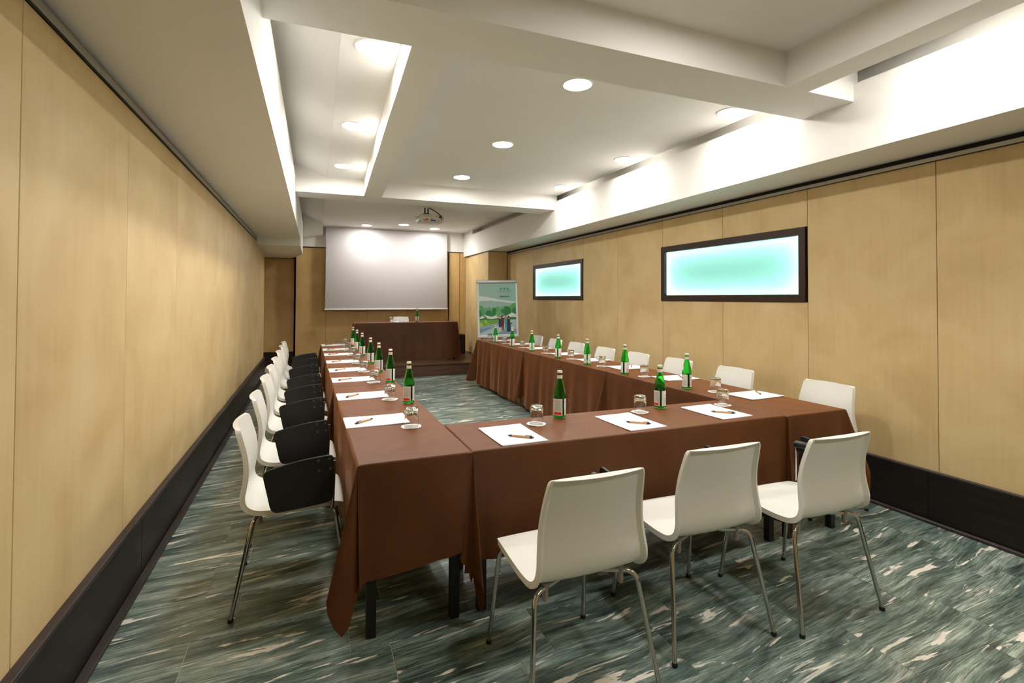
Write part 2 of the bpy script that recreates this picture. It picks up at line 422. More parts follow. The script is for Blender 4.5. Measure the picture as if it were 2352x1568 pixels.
# ---- walls built of veneer panels standing off a dark backing
def panel_wall(name, backing, panels, mat):
    w = structure(backing.build(name, M['backing']))
    for (x0, x1, y0, y1, z0, z1) in panels:
        m = MB(); cx, cy = (x0 + x1) / 2, (y0 + y1) / 2
        m.bevel_box(x0 - cx, x1 - cx, y0 - cy, y1 - cy, z0, z1, 0.0015)
        m.build('panel', mat, w, loc=(cx, cy, 0))
    return w
G = 0.002
seamsL = [Y_NEAR] + [1.955 + 0.957 * k for k in range(-4, 9)] + [10.45]
seamsL = sorted(s for s in seamsL if Y_NEAR <= s <= 10.45)
panL = [(XL - 0.018, XL, a + G, c - G, 0.30, 2.325) for a, c in zip(seamsL, seamsL[1:])]
wl = panel_wall('wall_left', MB().box(XL - 0.12, XL - 0.019, Y_NEAR, 10.45, 0, 2.9), panL, M['wall'])

seamsR = [Y_NEAR] + [1.977 + 0.8985 * k for k in range(-4, 9)] + [9.55]
seamsR = sorted(s for s in seamsR if Y_NEAR <= s <= 9.56)
WIN = [(2.892, 4.694), (6.480, 8.264)]; WZ0, WZ1 = 1.398, 2.006
panR = []
for a, c in zip(seamsR, seamsR[1:]):
    hit = [w for w in WIN if a < w[1] - 0.05 and c > w[0] + 0.05]
    if hit:
        panR.append((XR, XR + 0.018, a + G, c - G, 0.31, WZ0 - G)); panR.append((XR, XR + 0.018, a + G, c - G, WZ1 + G, 2.305))
    else: panR.append((XR, XR + 0.018, a + G, c - G, 0.31, 2.305))
bR = MB()
ys = [Y_NEAR, WIN[0][0], WIN[0][1], WIN[1][0], WIN[1][1], 11.6]
for i in range(5):
    if i % 2 == 0: bR.box(XR + 0.019, XR + 0.25, ys[i], ys[i + 1], 0, 2.9)
    else:
        bR.box(XR + 0.019, XR + 0.25, ys[i], ys[i + 1], 0, WZ0); bR.box(XR + 0.019, XR + 0.25, ys[i], ys[i + 1], WZ1, 2.9)
wr = panel_wall('wall_right', bR, panR, M['wall'])

# column of cupboards in the far right corner (side faces of wall_right)
panC = [(3.29, 3.69, 9.55, 9.568, 0.0, 2.36), (3.29, 3.308, 9.572, 10.24, 0.215, 2.36), (3.295, 3.313, 10.243, 10.70, 0.215, 2.36), (3.30, 3.318, 10.703, 11.17, 0.215, 2.36)]
wc = panel_wall('wall_corner', MB().box(3.32, 3.70, 9.57, 11.2, 0, 2.36), panC, M['wall'])

# far wall: wood below, white fascia above; door leaf in the dark corner on the left
yb = Y_FAR
panB = [(-0.295, 0.28, yb, yb + 0.018, 0.0, 2.455), (0.284, 1.11, yb, yb + 0.018, 0.0, 2.455), (1.114, 1.95, yb, yb + 0.018, 0.0, 2.455), (1.954, 2.895, yb, yb + 0.018, 0.0, 2.455),
        (2.911, 3.149, yb - 0.035, yb + 0.018, 0.0, 2.455), (3.157, 3.33, yb - 0.02, yb + 0.018, 0.0, 2.455)]
wb = panel_wall('wall_far', MB().box(-0.30, 3.9, yb + 0.02, yb + 0.2, 0, 2.455), panB, M['wall_back'])
structure(MB().box(-0.34, 3.9, yb - 0.03, yb + 0.2, 2.475, 2.95).build('wall_fascia', M['plaster']))
d = structure(MB().box(-1.42, -0.335, yb + 0.17, yb + 0.24, 0.31, 2.225).build('door_1', M['wall_back']))
structure(MB().box(-1.5, -0.30, yb + 0.25, yb + 0.35, 0, 2.6).build('wall_alcove_back', M['backing']))
structure(MB().box(-1.5, -1.42, 10.3, yb + 0.3, 0, 2.6).build('wall_alcove_side', M['wall_back']))
structure(MB().box(-1.5, -0.83, 10.30, 10.44, 0, 2.6).build('wall_alcove_return', M['wall_back']))
structure(MB().box(-1.42, -0.335, yb + 0.15, yb + 0.2, 0, 0.305).build('baseboard_alcove', M['baseboard']))
structure(MB().box(-1.6, 4.2, Y_NEAR - 0.2, Y_NEAR, 0, 3.1).build('wall_near', M['wall']))

# ---- baseboards (boards with a pale ledge on top and a low kerb on the floor)
def baseboard(name, xf, xw, xk, seams, ztop, sgn):
    base = structure(MB().box(min(xf, xw) + 0.004, max(xf, xw) - 0.004, seams[0], seams[-1], 0, ztop - 0.03).build(name, M['backing']))
    for a, c in zip(seams, seams[1:]):
        m = MB(); x0, x1 = min(xf, xf + sgn * 0.016), max(xf, xf + sgn * 0.016)
        cy = (a + c) / 2
        m.bevel_box(x0, x1, a + 0.0015 - cy, c - 0.0015 - cy, 0.022, ztop - 0.018, 0.0015)
        m.build('skirting_board', M['baseboard'], base, loc=(0, cy, 0))
    x0, x1 = min(xf, xw), max(xf, xw)
    MB().bevel_box(x0 - 0.002, x1 + 0.002, seams[0], seams[-1], ztop - 0.016, ztop, 0.003).build('ledge', M['ledge'], base)
    k0, k1 = min(xk, xf), max(xk, xf)
    MB().bevel_box(k0, k1 + 0.0, seams[0], seams[-1], 0.0, 0.02, 0.004).build('kerb', M['ledge'], base)
baseboard('baseboard_left', -0.79, -0.822, -0.752, [Y_NEAR, 0.10, 3.094, 6.05, 9.012, 10.45], 0.315, -1)
baseboard('baseboard_right', 3.68, 3.703, 3.652, [Y_NEAR, -0.9, 2.03, 4.95, 7.9, 9.55], 0.33, 1)

# ---- hanging rails under the soffits
def rail(name, xw, sgn, ys_, z0, z1):
    r = empty(name)
    for a, c in zip(ys_, ys_[1:]):
        m = MB(); cy = (a + c) / 2
        x0, x1 = sorted((xw - sgn * 0.001, xw + sgn * 0.016)); m.bevel_box(x0, x1, a + 0.001 - cy, c - 0.001 - cy, z0, z1, 0.002)
        seg = m.build('rail_length', M['rail'], r, loc=(0, cy, 0))
        g0, g1 = sorted((xw + sgn * 0.004, xw + sgn * 0.012)); MB().box(g0, g1, a - cy, c - cy, z0 - 0.004, z0 + 0.001).build('groove', M['rail_dark'], seg)
    return r
tag(rail('picture_rail', XL, 1, [Y_NEAR, -0.6, 2.512, 5.5, 8.86], 2.328, 2.36), 'grey aluminium hanging rail along the top of the left wall', 'rail')
tag(rail('picture_rail', XR, -1, [Y_NEAR, 0.4, 3.442, 6.503, 9.52], 2.308, 2.334), 'grey aluminium hanging rail above the two frosted windows', 'rail')

# ---- ceiling, bulkheads and beams
ceil = structure(MB().prism([(0.10, Y_NEAR, Z_CEIL), (3.30, Y_NEAR, Z_CEIL), (3.30, yb, Z_CEIL), (0.205, yb, Z_CEIL)],
                            [(0.10, Y_NEAR, 3.0), (3.30, Y_NEAR, 3.0), (3.30, yb, 3.0), (0.205, yb, 3.0)]).build('ceiling', M['plaster']))
fix_normals(ceil)
def xe(y): return -0.222 + 0.0069 * (y - 1.91)          # inner edge of the left bulkhead
def xc(y): return 0.14 + 0.0077 * (y - 2.95)            # crease of the sloping ceiling
def part(mb, name, mat='plaster', smooth=None): return fix_normals(mb.build(name, M[mat], ceil, smooth=smooth))
# sloping strip on the left
part(MB().prism([(xc(Y_NEAR), Y_NEAR, Z_CEIL), (xe(Y_NEAR) - 0.10, Y_NEAR, 3.07), (xe(Y_NEAR) - 0.10, Y_NEAR, 3.25), (xc(Y_NEAR) + 0.05, Y_NEAR, 3.25)],
                [(xc(yb), yb, Z_CEIL), (xe(yb) - 0.10, yb, 3.07), (xe(yb) - 0.10, yb, 3.25), (xc(yb) + 0.05, yb, 3.25)]), 'sloping_ceiling')
# left bulkhead, its lower step and the splayed end
def sec(y, z0, z1, xx=None, xw=-1.5): e = xe(y) if xx is None else xx; return [(xw, y, z0), (e, y, z0), (e, y, z1), (xw, y, z1)]
part(MB().prism(sec(Y_NEAR, Z_SOFL, 2.885), sec(8.89, Z_SOFL, 2.885)), 'bulkhead')
part(MB().prism(sec(8.89, 2.262, 2.885), sec(10.46, 2.25, 2.885)), 'bulkhead')
part(MB().prism(sec(10.46, 2.25, 2.885), sec(yb + 0.2, 2.235, 2.885, -0.385)), 'bulkhead')
part(MB().prism([(-1.5, Y_NEAR, 2.885), (xe(Y_NEAR) - 0.09, Y_NEAR, 2.885), (xe(Y_NEAR) - 0.09, Y_NEAR, 3.2), (-1.5, Y_NEAR, 3.2)],
                [(-1.5, yb, 2.885), (xe(yb) - 0.09, yb, 2.885), (xe(yb) - 0.09, yb, 3.2), (-1.5, yb, 3.2)]), 'cove_back')
# perforated metal bead standing on the left bulkhead
bead = MB()
for a, c in ((2.6, 6.5), (6.95, 10.4)):
    n = int((c - a) / 0.03)
    for k in range(n):
        y0_ = a + (c - a) * k / n; y1_ = a + (c - a) * (k + 0.62) / n; y2_ = a + (c - a) * (k + 1) / n
        x_ = xe(y0_) - 0.012
        bead.box(x_ - 0.002, x_, y0_, y1_, 2.886, 2.925)
        bead.box(x_ - 0.002, x_, y1_, y2_, 2.886, 2.897); bead.box(x_ - 0.002, x_, y1_, y2_, 2.914, 2.925)
bo = bead.build('perforated_bead', M['lamp_ring'], ceil); bo['kind'] = 'stuff'
# box under the far end of the slope
part(MB().prism([(xe(10.6), 10.6, 2.62), (xc(10.6) + 0.005, 10.6, 2.71), (xc(10.6) + 0.005, 10.6, 3.1), (xe(10.6), 10.6, 3.1)],
                [(xe(yb), yb, 2.62), (xc(yb), yb, 2.71), (xc(yb), yb, 3.1), (xe(yb), yb, 3.1)]), 'duct_box')
# right bulkhead with the shadow slot on top
prof = [(3.25, Z_SOFR), (3.25, 2.815), (3.46, 2.815), (3.46, 3.2), (4.0, 3.2), (4.0, Z_SOFR)]
part(MB().prism([(x, Y_NEAR, z) for x, z in prof], [(x, 10.5, z) for x, z in prof]), 'bulkhead')
part(MB().box(3.25, 4.0, 10.5, yb, Z_SOFR, 3.2), 'bulkhead')
# beams
part(MB().prism([(xe(2.19) - 0.06, 2.192, Z_BEAM), (3.29, 2.192, Z_BEAM), (3.29, 2.552, Z_BEAM), (xe(2.55) - 0.06, 2.548, Z_BEAM)],
                [(xe(2.19) - 0.06, 2.192, 3.1), (3.29, 2.192, 3.1), (3.29, 2.552, 3.1), (xe(2.55) - 0.06, 2.548, 3.1)]), 'ceiling_beam')
part(MB().prism([(xe(6.5) - 0.06, 6.566, Z_BEAM), (3.29, 6.512, Z_BEAM), (3.29, 6.92, Z_BEAM), (xe(6.9) - 0.06, 6.925, Z_BEAM)],
                [(xe(6.5) - 0.06, 6.566, 3.1), (3.29, 6.512, 3.1), (3.29, 6.92, 3.1), (xe(6.9) - 0.06, 6.925, 3.1)]), 'ceiling_beam')
part(MB().prism([(0.462, 2.55, Z_BEAM + 0.0004), (0.673, 2.55, Z_BEAM + 0.0004), (0.821, 6.58, Z_BEAM + 0.0004), (0.604, 6.58, Z_BEAM + 0.0004)],
                [(0.462, 2.55, 3.1), (0.673, 2.55, 3.1), (0.821, 6.58, 3.1), (0.604, 6.58, 3.1)]), 'ceiling_beam')
part(MB().box(2.650, 2.838, Y_NEAR, 2.20, Z_BEAM + 0.0004, 3.1), 'ceiling_beam')
part(MB().box(-1.6, 4.2, Y_NEAR - 0.2, yb + 0.4, 3.2, 3.3), 'roof_slab')
part(MB().box(3.28, 3.5, Y_NEAR, 10.5, 2.985, 3.05), 'slot_lid')

# ---- light-box windows in the right wall
def window(n, y0, y1):
    w = structure(empty('window_%d' % n, (XR, (y0 + y1) / 2, (WZ0 + WZ1) / 2)))
    hy, hz, fw = (y1 - y0) / 2, (WZ1 - WZ0) / 2, 0.062
    for (a, c, z0, z1) in ((-hy, hy, hz - fw, hz), (-hy, hy, -hz, -hz + fw), (-hy, -hy + fw, -hz + fw, hz - fw), (hy - fw, hy, -hz + fw, hz - fw)):
        MB().bevel_box(-0.008, 0.035, a + 0.0002, c - 0.0002, z0 - 0.0006, z1 + 0.0006, 0.0012).build('window_frame', M['window_frame'], w)
    MB().box(0.022, 0.028, -hy + fw - 0.01, hy - fw + 0.01, -hz + fw - 0.01, hz - fw + 0.01).build('pane', M['pane'], w)
    lin = MB(); D = 0.15
    lin.box(D, D + 0.01, -hy, hy, -hz, hz); lin.box(0.036, D, -hy, hy, hz - 0.012, hz); lin.box(0.036, D, -hy, hy, -hz, -hz + 0.012)
    lin.box(0.036, D, -hy, -hy + 0.012, -hz + .012, hz - .012); lin.box(0.036, D, hy - 0.012, hy, -hz + .012, hz - .012)
    lin.build('light_box', M['box_white'], w)
    ty, tz = hy - fw + 0.012, hz - fw + 0.012
    for pts in (((0.085, -ty, tz), (0.085, ty, tz)), ((0.085, -ty, -tz), (0.085, ty, -tz)), ((0.085, -ty, -tz), (0.085, -ty, tz)), ((0.085, ty, -tz), (0.085, ty, tz))):
        MB().tube(pts, 0.010, 8).build('light_tube', M['tube'], w)
    for yy in (-hy * 0.55, hy * 0.3):
        MB().lathe([(0.003, 0), (0.003, 0.004)], 8).build('frame_screw', M['backing'], w, loc=(-0.010, yy, hz - 0.02))
window(1, *WIN[0]); window(2, *WIN[1])

# ================================================================== CEILING LAMPS
def lamp(x, y, label, lit=True):
    t = empty('ceiling_lamp', (x, y, Z_CEIL))
    ring = MB(); prof = [(0.094, -0.0005), (0.094, -0.006), (0.098, -0.009), (0.108, -0.004), (0.109, -0.0005)]
    ring.lathe(prof, 36, cap0=False, cap1=False).build('trim_ring', M['lamp_ring'], t, smooth=40)
    dn = 28; MB().add([(0.094 * math.cos(-2 * math.pi * k / dn), 0.094 * math.sin(-2 * math.pi * k / dn), -0.0045) for k in range(dn)], [tuple(range(dn))]).build('diffuser', M['lamp'] if lit else M['lamp_off'], t)
    return tag(t, label, 'ceiling lamp', 'round recessed lamps in the ceiling')
cols = [(0.325, 'left ceiling bay'), (1.704, 'middle ceiling bay'), (3.085, 'right edge of the ceiling')]
for x, where in cols:
    for y, k in ((3.06, 'nearest the camera'), (4.53, 'second from the camera'), (5.96, 'nearest the far beam')):
        lamp(x, y, 'round flush lamp in the %s, %s' % (where, k) if x < 3 else 'round flush lamp at the %s, %s' % (where, k))
lamp(1.728, 10.28, 'middle lamp of the three before the projection screen')
lamp(1.040, 10.66, 'left lamp of the three before the projection screen')
lamp(2.440, 10.62, 'right lamp of the three before the projection screen')
lamp(3.085, 8.82, 'unlit round flush lamp in the far bay beside the right bulkhead', False)
for y, yl in ((1.45, 'before the near beam'), (-0.5, 'behind the camera')):
    for x, w_ in ((1.704, 'middle'), (3.045, 'right')):
        lamp(x, y, 'round flush lamp above the near end of the room, %s, %s' % (w_, yl))

# ================================================================== STAGE
st = tag(empty('stage_platform', (1.7, 10.2, 0)), 'low dark brown wooden stage below the projection screen', 'stage')
for a, c in ((-1.95, -0.62), (-0.618, 0.71), (0.712, 1.585)):
    MB().bevel_box(a, c, -1.07, 0.955, 0.186, 0.21, 0.003).build('deck_board', M['stage'], st)
for z0, z1 in ((0.004, 0.098), (0.099, 0.186)):
    MB().bevel_box(-1.95, 1.585, -1.055, -1.035, z0, z1, 0.002).build('riser_board', M['stage_riser'], st)
MB().box(-1.94, 1.57, -1.03, 0.95, 0.0, 0.185).build('carcass', M['backing'], st)

# ================================================================== TABLES AND CLOTHS
LEN, WID = 1.925, 0.485
def make_table(name, label, cx, cy, rz, z0=0.0, length=LEN, width=WID, T=0.735):
    t = tag(empty(name, (cx, cy, z0), rz), label, 'table', 'black-legged tables under brown cloths')
    MB().bevel_box(-length / 2 + 0.004, length / 2 - 0.004, -width / 2 + 0.004, width / 2 - 0.004, T - 0.028, T, 0.003).build('tabletop', M['table_wood'], t)
    for sx in (-1, 1):
        for sy in (-1, 1):
            x, y = sx * (length / 2 - 0.062), sy * (width / 2 - 0.062)
            MB().bevel_box(x - 0.02, x + 0.02, y - 0.02, y + 0.02, 0, T - 0.028, 0.002).build('leg', M['table_wood'], t)
    for sy in (-1, 1):
        y = sy * (width / 2 - 0.062)
        MB().box(-length / 2 + 0.083, length / 2 - 0.083, y - 0.01, y + 0.01, T - 0.09, T - 0.029).build('apron', M['table_wood'], t)
    return t

def make_cloth(label, cx, cy, rz, sides, corners, z0=0.0, length=LEN, width=WID, T=0.74, seed=1, group='brown cloths over the tables'):
    """sides: four dicts (hem z, out, wave amplitude) for -y, +x, +y, -x; corners: four (flare, lean, drop) at (-,-) (+,-) (+,+) (-,+)"""
    rnd = random.Random(seed)
    x0, x1, y0, y1 = -length / 2 - 0.003, length / 2 + 0.003, -width / 2 - 0.003, width / 2 + 0.003
    C = [Vector((x0, y0)), Vector((x1, y0)), Vector((x1, y1)), Vector((x0, y1))]
    Nrm = [Vector((0, -1)), Vector((1, 0)), Vector((0, 1)), Vector((-1, 0))]
    top, hem, hz, wv = [], [], [], []
    for s in range(4):
        # corner s lies between side s-1 and side s
        nA, nB = Nrm[(s - 1) % 4], Nrm[s]
        fl, lean, drop = corners[s]
        hzA, hzB = sides[(s - 1) % 4][0], sides[s][0]
        base = (hzA + hzB) / 2
        if fl > 0:
            if lean == 'A':   seq = [(0.05, -0.5, 0), (0.14, -0.22, 0), (0.5, -0.05, 0), (0.86, 0.05, .02), (1.0, 0.22, .12), (0.97, 0.40, .35), (0.78, 0.5, .7), (0.5, 0.46, 1.0), (0.24, 0.30, .85), (0.02, 0.10, .3), (-0.14, 0.03, 0), (-0.17, 0.13, 0), (-0.08, 0.22, 0)]
            elif lean == 'B': seq = [(0.22, -0.08, 0), (0.13, -0.17, 0), (0.03, -0.14, 0), (0.10, 0.02, .3), (0.30, 0.24, .85), (0.46, 0.5, 1.0), (0.5, 0.78, .7), (0.40, 0.97, .35), (0.22, 1.0, .12), (0.05, 0.86, .02), (-0.05, 0.5, 0), (-0.22, 0.14, 0), (-0.5, 0.05, 0)]
            else:             seq = [(0.06, -0.25, 0), (0.05, -0.05, .1), (0.5, 0.15, .5), (0.9, 0.6, .95), (0.8, 0.9, 1.0), (0.4, 0.75, .7), (0.1, 0.4, .4), (-0.05, 0.05, .1), (-0.25, 0.06, 0)]
        else:
            seq = [(0.0, 0.0, 0)]; fl = 0.001
        for a, b, dz in seq:
            top.append(C[s]); hem.append(C[s] + nA * a * fl + nB * b * fl); hz.append(base - drop * dz); wv.append(0)
        p, q = C[s], C[(s + 1) % 4]; Ls = (q - p).length; n = max(4, int(Ls / 0.032))
        hz_s, out, amp = sides[s][:3]
        ph = [rnd.uniform(0, 6.28) for _ in range(4)]
        skew = sides[s][3] if len(sides[s]) > 3 else 0.0
        for k in range(1, n):
            u = k / n; d = u * Ls
            edge = min(1, min(u, 1 - u) * Ls / 0.10)
            w = (math.sin(d * 17 + ph[0]) * 0.45 + math.sin(d * 33 + ph[1]) * 0.35 + math.sin(d * 7 + ph[2]) * 0.6)
            pt = p.lerp(q, u)
            top.append(pt); hem.append(pt + nB * (out + amp * w) * edge)
            hz.append(hz_s + skew * (u - 0.5) + 0.008 * math.sin(d * 6 + ph[3])); wv.append(1)
    m = MB(); n = len(top); R = 13
    e = 0.007
    rows = []
    for r in range(R + 3):
        row = []
        for k in range(n):
            if r == 0: sx = max(min(top[k].x, x1 - e), x0 + e); sy = max(min(top[k].y, y1 - e), y0 + e); row.append((sx, sy, T))
            elif r == 1:
                sx = max(min(top[k].x, x1 - e * .3), x0 + e * .3); sy = max(min(top[k].y, y1 - e * .3), y0 + e * .3); row.append((sx, sy, T - e * .3))
            else:
                t = (r - 2) / R; s_ = t ** 1.0
                pl = top[k].lerp(hem[k], s_)
                row.append((pl.x, pl.y, (T - e) + (hz[k] - T + e) * t))
        rows.append(row)
    for row in rows: m.v += row
    for r in range(R + 2):
        for k in range(n):
            m.f.append((r * n + (k + 1) % n, r * n + k, (r + 1) * n + k, (r + 1) * n + (k + 1) % n))
    o_ = len(m.v); m.v += [(x0 + e, y0 + e, T), (x1 - e, y0 + e, T), (x1 - e, y1 - e, T), (x0 + e, y1 - e, T)]; m.f.append((o_, o_ + 1, o_ + 2, o_ + 3))
    ob = m.build('tablecloth', M['cloth'], None, smooth=55)
    fix_normals(ob)
    ob.location = (cx, cy, z0); ob.rotation_euler = (0, 0, rz)
    return tag(ob, label, 'tablecloth', group)

TILT = 0.0074
rowL = []; rowR = []
W_R = 0.497
for i in range(3):
    yc = 2.147 + LEN / 2 + i * (LEN + 0.012)
    xo = 0.183 - TILT * (yc - 2.147) + WID / 2
    nm = ['near', 'middle', 'far'][i]
    rz = math.pi / 2 + TILT            # local +x runs along the room, local -y faces right
    make_table('conference_table', 'left table row, %s table with square black legs' % nm, xo, yc, rz)
    # with this turn: local -y = world +x (inner side), local +x = far end, local +y = world -x (outer), local -x = near end
    near = (0.295, 0.012, 0.010, 0.05) if i == 0 else (0.30, 0.001, 0.0)
    far = (0.28, 0.02, 0.01) if i == 2 else (0.30, 0.001, 0.0)
    cs = [(0.0, 'C', 0), (0.06, 'A', 0.10) if i < 2 else (0.12, 'C', 0.12), (0.10, 'B', 0.12), (0.10, 'A', 0.14)]
    if i == 0: cs[0] = (0.075, 'A', 0.17); cs[3] = (0.115, 'A', 0.15)
    make_cloth('brown tablecloth on the left row, %s table beside the white chairs' % nm, xo, yc, rz,
               [(0.14, 0.03, 0.012), far, (0.20, 0.0, 0.005), near], cs, seed=10 + i)
    xi = 2.592 - 0.0083 * (yc - 2.147) + W_R / 2
    make_table('conference_table', 'right table row, %s table with square black legs' % nm, xi, yc, rz, width=W_R)
    # local +y = world -x = inner side here
    cs = [(0.01, 'C', 0.0), (0.01, 'C', 0.0), (0.17, 'B', 0.03) if i == 2 else (0.13, 'B', 0.02), (0.15, 'A', 0.03) if i == 2 else (0.03, 'A', 0.0)]
    if i == 0: cs[0] = (0.14, 'B', 0.27); cs[3] = (0.05, 'B', 0.2)
    far = (0.12, 0.04, 0.015) if i == 2 else (0.30, 0.001, 0.0)
    near = (0.36, 0.012, 0.010) if i == 0 else (0.30, 0.001, 0.0)
    make_cloth('brown tablecloth on the right row, %s table before the windows' % nm, xi, yc, rz,
               [(0.52, 0.006, 0.004), far, (0.05 if i else 0.12, 0.035, 0.022), near], cs, width=W_R, seed=20 + i)
make_table('conference_table', 'cross table with black legs behind the three front chairs', 1.628, 2.407, 0.0, length=1.908, width=0.497)
make_cloth('reddish brown tablecloth on the cross table behind the front chairs', 1.628, 2.407, 0.0,
           [(0.272, 0.03, 0.017, 0.03), (0.3, 0.001, 0.0), (0.2, 0.02, 0.01), (0.3, 0.001, 0.0)],
           [(0.06, 'A', 0.03), (0.07, 'B', 0.10), (0.05, 'C', 0.1), (0.05, 'C', 0.1)], length=1.908, width=0.497, seed=5)
make_table('head_table', 'head table with black legs on the stage', 1.745, 10.03, 0.0, z0=0.21, length=1.965, width=0.48)
make_cloth('dark brown tablecloth on the head table below the screen', 1.745, 10.03, 0.0,
           [(0.03, 0.09, 0.014), (0.10, 0.03, 0.01), (0.52, 0.01, 0.01), (0.10, 0.03, 0.01)],
           [(0.07, 'A', 0.02), (0.07, 'B', 0.02), (0.08, 'C', 0.05), (0.08, 'C', 0.05)], z0=0.21, length=1.965, width=0.48, seed=6)

# ================================================================== CHAIRS
def catmull(pts, n):
    out = []; P = [pts[0]] + list(pts) + [pts[-1]]
    segs = len(pts) - 1
    for k in range(n + 1):
        t = k / n * segs; i = min(int(t), segs - 1); u = t - i
        p0, p1, p2, p3 = P[i], P[i + 1], P[i + 2], P[i + 3]
        out.append(tuple(0.5 * ((2 * b) + (-a + c) * u + (2 * a - 5 * b + 4 * c - d_) * u * u + (-a + 3 * b - 3 * c + d_) * u ** 3) for a, b, c, d_ in zip(p0, p1, p2, p3)))
    return out
# y (forward), z, half width, edge lift (forward for the back, upward for the seat)
PROFILE = [(-0.252, 0.826, 0.176, 0.034), (-0.249, 0.815, 0.185, 0.034), (-0.236, 0.765, 0.191, 0.033), (-0.216, 0.69, 0.198, 0.030), (-0.206, 0.62, 0.205, 0.025), (-0.209, 0.56, 0.211, 0.02), (-0.212, 0.515, 0.216, 0.016),
           (-0.198, 0.474, 0.220, 0.012), (-0.158, 0.449, 0.222, 0.010), (-0.09, 0.441, 0.221, 0.009), (0.0, 0.442, 0.219, 0.008), (0.09, 0.447, 0.216, 0.006), (0.16, 0.45, 0.211, 0.002), (0.205, 0.446, 0.203, -0.003), (0.224, 0.435, 0.188, -0.004), (0.228, 0.429, 0.176, -0.004)]
def make_shell():
    prof_ = catmull(PROFILE, 44)
    us = [-1, -0.955, -0.90, -0.75, -0.55, -0.28, 0, 0.28, 0.55, 0.75, 0.90, 0.955, 1]
    nv, nu = len(prof_), len(us)
    front = []
    for i, (y, z, w, l) in enumerate(prof_):
        a = prof_[max(i - 1, 0)]; c = prof_[min(i + 1, nv - 1)]
        tx, tz = c[0] - a[0], c[1] - a[1]; L_ = math.hypot(tx, tz); ny, nz = -tz / L_, tx / L_       # normal towards the sitter
        crown = 0.020 * max(0.0, min(1.0, (z - 0.66) / 0.166)) ** 1.5
        front.append([Vector((u * w, y + ny * l * u * u * 0.85, z + nz * l * u * u - crown * abs(u) ** 2.2)) for u in us])
    # vertex normals by differences
    verts_f, verts_b = [], []
    for i in range(nv):
        for j in range(nu):
            du = front[i][min(j + 1, nu - 1)] - front[i][max(j - 1, 0)]; dv = front[min(i + 1, nv - 1)][j] - front[max(i - 1, 0)][j]
            nrm = du.cross(dv).normalized()
            if i <= 12 and nrm.y < 0 or i > 22 and nrm.z < 0: nrm = -nrm
            edge = (j <= 1 or j >= nu - 2) or i <= 1 or i >= nv - 1
            th = 0.022 if edge else 0.007
            if i >= nv - 4: th = 0.012
            verts_f.append(front[i][j]); verts_b.append(front[i][j] - nrm * th)
    m = MB(); K = nv * nu
    m.v = [tuple(p) for p in verts_f + verts_b]
    idx = lambda i, j: i * nu + j
    for i in range(nv - 1):
        for j in range(nu - 1):
            m.f.append((idx(i, j), idx(i, j + 1), idx(i + 1, j + 1), idx(i + 1, j)))
            m.f.append((K + idx(i, j), K + idx(i + 1, j), K + idx(i + 1, j + 1), K + idx(i, j + 1)))
    for i in range(nv - 1):
        m.f.append((idx(i, 0), idx(i + 1, 0), K + idx(i + 1, 0), K + idx(i, 0))); m.f.append((idx(i, nu - 1), K + idx(i, nu - 1), K + idx(i + 1, nu - 1), idx(i + 1, nu - 1)))
    for j in range(nu - 1):
        m.f.append((idx(0, j), K + idx(0, j), K + idx(0, j + 1), idx(0, j + 1))); m.f.append((idx(nv - 1, j), idx(nv - 1, j + 1), K + idx(nv - 1, j + 1), K + idx(nv - 1, j)))
    return m
